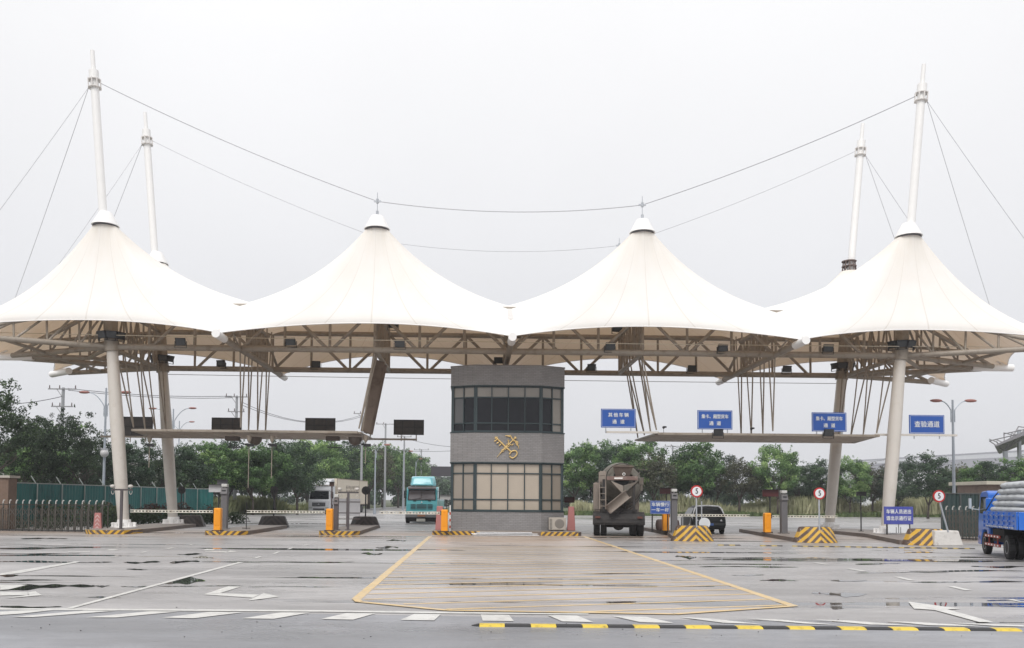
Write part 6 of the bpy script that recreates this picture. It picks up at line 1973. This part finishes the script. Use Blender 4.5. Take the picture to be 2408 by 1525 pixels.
def make_tree(kind, seed, H=8.0, Rr=2.6, trunk=2.0):
    """unit tree of height H; crown + trunk meshes"""
    rg = np.random.default_rng(seed); rn = random.Random(seed)
    mb = MB()
    tips = []
    def grow(p, d, L, r, lev):
        q = p+d*L
        mb.tube(p, q, r, r*.68, 7 if lev < 2 else 5, cap=lev == 0)
        if lev >= 3 or (kind != 'feather' and lev >= 2 and rn.random() < .25):
            tips.append(q); return
        for k in range(rn.choice((3, 4)) if lev < 2 else 3):
            a = rn.uniform(0, 2*PI)
            sp = rn.uniform(.45, .95) if kind != 'feather' else rn.uniform(.5, 1.1)
            nd = (d+Vector((math.cos(a)*sp, math.sin(a)*sp, rn.uniform(-.05, .35)))).normalized()
            grow(q, nd, L*rn.uniform(.55, .85), r*.6, lev+1)
        tips.append(q) if lev > 1 else None
    grow(Vector((0, 0, 0)), Vector((rn.uniform(-.05, .05), rn.uniform(-.05, .05), 1)).normalized(), trunk, .15, 0)
    # crown clumps
    cz = trunk+(H-trunk)*.52; rz = (H-trunk)*.52+.3
    C_, Rd = [], []
    nC = {'round': 120, 'dark': 105, 'feather': 150, 'brown': 95}[kind]
    lob = [(rn.uniform(0, 2*PI), rn.uniform(-.5, .8), rn.uniform(.12, .35)) for _ in range(7)]
    for _ in range(nC):
        a = rg.uniform(0, 2*PI); e = math.asin(rg.uniform(-.85, 1.0)); f = rg.uniform(.25, 1.0)**.5
        bul = 1.0
        for (la, le, ls) in lob:
            dd = math.cos(a-la)*math.cos(e-le)
            bul += ls*max(0, dd)**6
        bul -= .16
        w = math.cos(e)
        if kind == 'feather': f *= rg.uniform(.75, 1.15)
        x, y, z = math.cos(a)*w*Rr*f*bul, math.sin(a)*w*Rr*f*bul, cz+math.sin(e)*rz*f*bul*.93
        if z < trunk*.8: z = trunk*.8+rg.uniform(0, .6)
        C_.append((x, y, z)); Rd.append(rg.uniform(.4, .8) if kind != 'feather' else rg.uniform(.28, .62))
    tones = [min(.95, max(.05, rg.normal(.42, .17))) for c in C_]
    if kind == 'round':
        for i in range(len(tones)):
            if rg.random() < .22: tones[i] += .32
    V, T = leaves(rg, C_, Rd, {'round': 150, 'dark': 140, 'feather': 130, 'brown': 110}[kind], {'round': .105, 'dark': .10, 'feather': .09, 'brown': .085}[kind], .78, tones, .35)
    # thin sprigs poking out of the outline
    S_, SR = [], []
    for _ in range(40 if kind != 'feather' else 70):
        a = rg.uniform(0, 2*PI); e = math.asin(rg.uniform(-.4, 1.0))
        rr2 = rg.uniform(.92, 1.08)
        S_.append((math.cos(a)*math.cos(e)*Rr*rr2, math.sin(a)*math.cos(e)*Rr*rr2, cz+math.sin(e)*rz*rr2*.93)); SR.append(rg.uniform(.12, .25))
    V2, T2 = leaves(rg, S_, SR, 240, .085, 1.3, None, .2)
    V = np.concatenate([V, V2]); T = np.concatenate([T, T2])
    zmax = float(np.percentile(V[:, 2], 98.5))
    return mb, leafmesh(kind+'_crown', V, T, LM[kind]), zmax
protos = {}
spec = {'round': [(11, 8, 2.7, 1.9), (12, 8, 2.9, 1.7), (13, 7.6, 2.5, 1.8)], 'dark': [(21, 8, 2.9, 1.7), (22, 8, 2.6, 1.6)], 'feather': [(31, 9, 3.4, 2.2), (32, 9, 3.0, 2.0)], 'brown': [(41, 6.5, 2.2, 1.8)]}
for kd, L_ in spec.items():
    protos[kd] = [make_tree(kd, *s) for s in L_]
    protos[kd] = [(mb, me, zm, bpy.data.meshes.new('x')) for (mb, me, zm) in protos[kd]]
trunk_mesh = {}
for kd in protos:
    for i, (mb, me, zm, _) in enumerate(protos[kd]):
        o = mb.build('trunk', M_bark, None, smooth=True); trunk_mesh[(kd, i)] = o.data; bpy.data.objects.remove(o)
tree_i = [0]
def tree(kind, u_, vtop, Y, wf=1.0, label=None, group='roadside trees'):
    pr = protos[kind]; i = tree_i[0] % len(pr); tree_i[0] += 1
    top = at(u_, vtop, Y)
    s = top.z/pr[i][2]
    t = thing({'round': 'broadleaf_tree', 'dark': 'dark_tree', 'feather': 'feathery_tree', 'brown': 'sparse_tree'}[kind], label, 'tree', (top.x, Y, 0), (tree_i[0]*2.399) % 6.28, group)
    wf *= 1.12 if u_ < 1200 else .97
    t.scale = (s*wf, s*wf, s)
    for nm, me in (('trunk', trunk_mesh[(kind, i)]), ('crown', pr[i][1])):
        o = bpy.data.objects.new(nm, me); COL.objects.link(o); o.parent = t
    return t
LEFT = [  # u, vtop, Y, kind, width, where
 (-30, 895, 58, 'feather', .9, 'tall feathery tree cut by the left edge'),
 (62, 985, 66, 'feather', .9, 'feathery tree behind the brown pier at the left'),
 (110, 1008, 74, 'round', 1.15, 'greener tree behind the teal fence at the far left'),
 (165, 978, 68, 'feather', .85, 'feathery tree in front of the far left utility pole'),
 (228, 1020, 76, 'feather', .95, 'feathery dark tree left of the first street lamp'),
 (300, 1048, 74, 'dark', 1.0, 'dark tree directly behind the left front mast'),
 (352, 1038, 80, 'feather', .9, 'dark tree between the two left masts'),
 (440, 1052, 80, 'dark', 1.05, 'dark tree just right of the left rear mast'),
 (497, 1046, 84, 'round', 1.05, 'round tree under the second lane sign'),
 (540, 1040, 88, 'dark', 1.0, 'dark tree in front of the gantry utility pole'),
 (598, 1052, 86, 'round', 1.0, 'light green tree under the middle hanger rods'),
 (650, 1043, 92, 'dark', .95, 'bluish dark tree right of the middle hanger rods'),
 (702, 1040, 90, 'dark', 1.0, 'dark tree under the third lane sign'),
 (742, 1034, 112, 'round', 1.0, 'tall round tree behind the third lane sign'),
 (790, 1036, 124, 'dark', 1.0, 'dark tree above the cab of the white lorry'),
 (830, 1052, 136, 'round', 1.0, 'green tree above the box of the white lorry'),
 (868, 1058, 146, 'brown', 1.2, 'brownish tree just right of the white lorry'),
 (905, 1052, 158, 'round', 1.0, 'bright round tree under the lane sign nearest the booth'),
 (938, 1062, 172, 'round', 1.0, 'bright green tree left of the teal lorry'),
 (962, 1070, 190, 'round', 1.0, 'round tree above the left side of the teal lorry'),
 (982, 1082, 215, 'round', 1.0, 'small looking round tree behind the teal lorry'),
 (998, 1096, 240, 'dark', 1.0, 'last tree of the left row, behind the teal lorry'),
]
for (u_, v_, Y, kd, wf, lab) in LEFT: tree(kd, u_, v_, Y, wf, lab, 'trees along the left road')
# second line that closes the row
for k, (u_, v_, Y, lab) in enumerate(((20, 1040, 82, 'low dark tree behind the brown pier, second line'), (195, 1062, 86, 'low dark tree behind the teal fence, second line'), (385, 1075, 92, 'low dark tree behind the left masts, second line'), (520, 1085, 100, 'low dark tree behind the second island, second line'), (625, 1085, 104, 'low dark tree behind the middle hanger rods, second line'), (725, 1085, 122, 'low dark tree left of the white lorry, second line'), (810, 1088, 150, 'low dark tree behind the white lorry, second line'), (900, 1090, 180, 'low dark tree right of the white lorry, second line'), (950, 1100, 215, 'low dark tree beside the teal lorry, second line'),
      (1032, 1118, 330, 'low dark tree between the teal lorry and the booth'), (1052, 1122, 340, 'bluish far tree just left of the booth'))):
    tree('dark', u_, v_, Y, 1.3, lab, 'second line of trees on the left')
RIGHT = [
 (1352, 1052, 112, 'round', 1.15, 'bright round tree touching the right side of the booth'),
 (1400, 1045, 116, 'round', 1.05, 'bright round tree left of the mixer hopper'),
 (1452, 1050, 110, 'dark', 1.0, 'dark tree directly behind the mixer'),
 (1496, 1040, 108, 'round', 1.1, 'tall round tree right of the mixer'),
 (1537, 1075, 106, 'brown', 1.2, 'brownish sparse tree above the small blue notice'),
 (1640, 1046, 106, 'round', 1.15, 'bright round tree above the first 5 sign'),
 (1595, 1072, 110, 'round', .9, 'smaller round tree left of the first 5 sign'),
 (1682, 1075, 112, 'dark', 1.0, 'dark tree above the black car'),
 (1738, 1086, 105, 'brown', 1.25, 'brownish sparse tree right of the black car'),
 (1828, 1052, 104, 'round', 1.0, 'round tree standing alone between the black car and the middle 5 sign'),
 (1785, 1105, 114, 'dark', 1.0, 'low dark tree left of the lone round tree'),
 (1880, 1092, 108, 'dark', 1.1, 'dark tree left of the middle 5 sign'),
 (1930, 1086, 106, 'dark', 1.1, 'dark tree left of the right rear mast'),
 (1998, 1082, 104, 'round', 1.0, 'round tree just right of the right rear mast'),
 (2050, 1098, 108, 'brown', 1.2, 'olive tree left of the right front mast'),
 (2110, 1096, 106, 'dark', 1.1, 'dark tree directly behind the right front mast'),
 (2180, 1072, 96, 'dark', 1.15, 'large round dark tree left of the right street lamp'),
 (2250, 1098, 98, 'brown', 1.25, 'olive brown tree behind the right street lamp'),
 (2300, 1092, 94, 'round', 1.1, 'green tree above the dark enclosure'),
 (2352, 1090, 92, 'dark', 1.1, 'dark tree left of the guard hut'),
 (2405, 1085, 90, 'round', 1.2, 'bright tree behind the guard hut at the right edge'),
]
for (u_, v_, Y, kd, wf, lab) in RIGHT: tree(kd, u_, v_, Y, wf, lab, 'trees along the right side')
for k, (u_, v_, Y, lab) in enumerate(((1380, 1110, 128, 'low dark tree right of the booth, second line'), (1470, 1108, 126, 'low dark tree behind the mixer, second line'), (1560, 1122, 126, 'low dark tree behind the small blue notice, second line'), (1720, 1135, 122, 'low dark tree right of the black car, second line'), (1850, 1132, 124, 'low dark tree left of the middle 5 sign, second line'), (1965, 1130, 122, 'low dark tree behind the right rear mast, second line'), (2075, 1132, 122, 'low dark tree behind the right front mast, second line'), (2220, 1125, 118, 'low dark tree behind the right street lamp, second line'), (2330, 1118, 112, 'low dark tree above the guard hut, second line'))):
    tree('dark', u_, v_, Y, 1.35, lab, 'second line of trees on the right')
# far wood closing the horizon
rg = np.random.default_rng(77)
C_, Rd = [], []
for k in range(420):
    x = rg.uniform(-190, 190)
    C_.append((x, 205+rg.uniform(-8, 8)+abs(x)*.1, rg.uniform(0, 5.5))); Rd.append(rg.uniform(1.4, 2.6))
V, T = leaves(rg, C_, Rd, 12, .5, .9, None, .4)
o = bpy.data.objects.new('far_wood', leafmesh('far_wood', V, T, LM['dark'])); COL.objects.link(o)
tag(o, 'low far off wood along the horizon behind the tree rows', 'wood', kind='stuff')
# bushes and hedges
def hedge(name, label, pts, w, h, kind, seed, n_per=60, top=None):
    rg = np.random.default_rng(seed)
    a, b = Vector(pts[0]), Vector(pts[1]); L = (b-a).length
    n_ = int(L/.22*max(1, w/.5))
    C_ = []; Rd = []; To = []
    for k in range(n_):
        p_ = a.lerp(b, rg.random()); 
        z = rg.uniform(.15, h-.15)
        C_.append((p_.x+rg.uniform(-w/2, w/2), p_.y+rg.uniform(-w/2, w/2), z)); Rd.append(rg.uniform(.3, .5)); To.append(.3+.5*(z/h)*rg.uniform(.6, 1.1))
    o_ = a.copy()
    C_ = [(c[0]-o_.x, c[1]-o_.y, c[2]) for c in C_]
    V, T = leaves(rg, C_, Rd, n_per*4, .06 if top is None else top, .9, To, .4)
    t = thing(name, label, 'hedge' if name == 'hedge' else 'bush', (o_.x, o_.y, 0))
    ob = bpy.data.objects.new('foliage', leafmesh('foliage', V, T, LM[kind])); COL.objects.link(ob); ob.parent = t
    mb = MB()
    for k in range(max(2, int(L/1.2))):
        p_ = a.lerp(b, (k+.5)/max(2, int(L/1.2)))-o_
        mb.tube((p_.x, p_.y, 0), (p_.x+.1, p_.y, h*.7), .03, .015); mb.tube((p_.x, p_.y, h*.2), (p_.x-.25, p_.y+.1, h*.75), .02, .01)
    mb.build('stems', M_bark, t)
    return t
hedge('hedge', 'low dark hedge with reddish tips between the two left masts', ((-22.8, 54, 0), (-17.6, 56, 0)), 1.6, 1.25, 'redhedge', 5, 40, .08)
hedge('hedge', 'dark green hedge behind the second gate section, left of the rear mast', ((-21.0, 52, 0), (-15.6, 57, 0)), 1.2, .8, 'hedge', 6, 40, .08)
hedge('bush', 'green bush between the gate end and the left front mast', ((-20.0, 44.5, 0), (-19.0, 46, 0)), 1.1, 1.25, 'hedge', 7, 40, .07)
hedge('hedge', 'low grassy hedge under the accordion gate at the left edge', ((-29.5, 44.6, 0), (-21.5, 44.9, 0)), .7, .55, 'hedge', 8, 40, .06)
hedge('hedge', 'dark hedge behind the left accordion gate', ((-27.5, 48.5, 0), (-21.0, 50.0, 0)), 1.4, 1.3, 'hedge', 9, 34, .09)

# ================================================================== HAZE
hz = MB(); hz.b2((-420, -40, -1.2), (420, 480, 34))
hm = bpy.data.materials.new('haze_air'); hm.use_nodes = True
n, l = hm.node_tree.nodes, hm.node_tree.links
n.remove(n['Principled BSDF'])
pv = n.new('ShaderNodeVolumePrincipled')
pv.inputs['Color'].default_value = (.93, .95, 1.0, 1)
pv.inputs['Density'].default_value = .0006
pv.inputs['Anisotropy'].default_value = .2
l.new(pv.outputs[0], n['Material Output'].inputs['Volume'])
ho = hz.build('haze', hm); tag(ho, 'thin pale rain haze hanging over the whole yard', 'haze', kind='stuff')
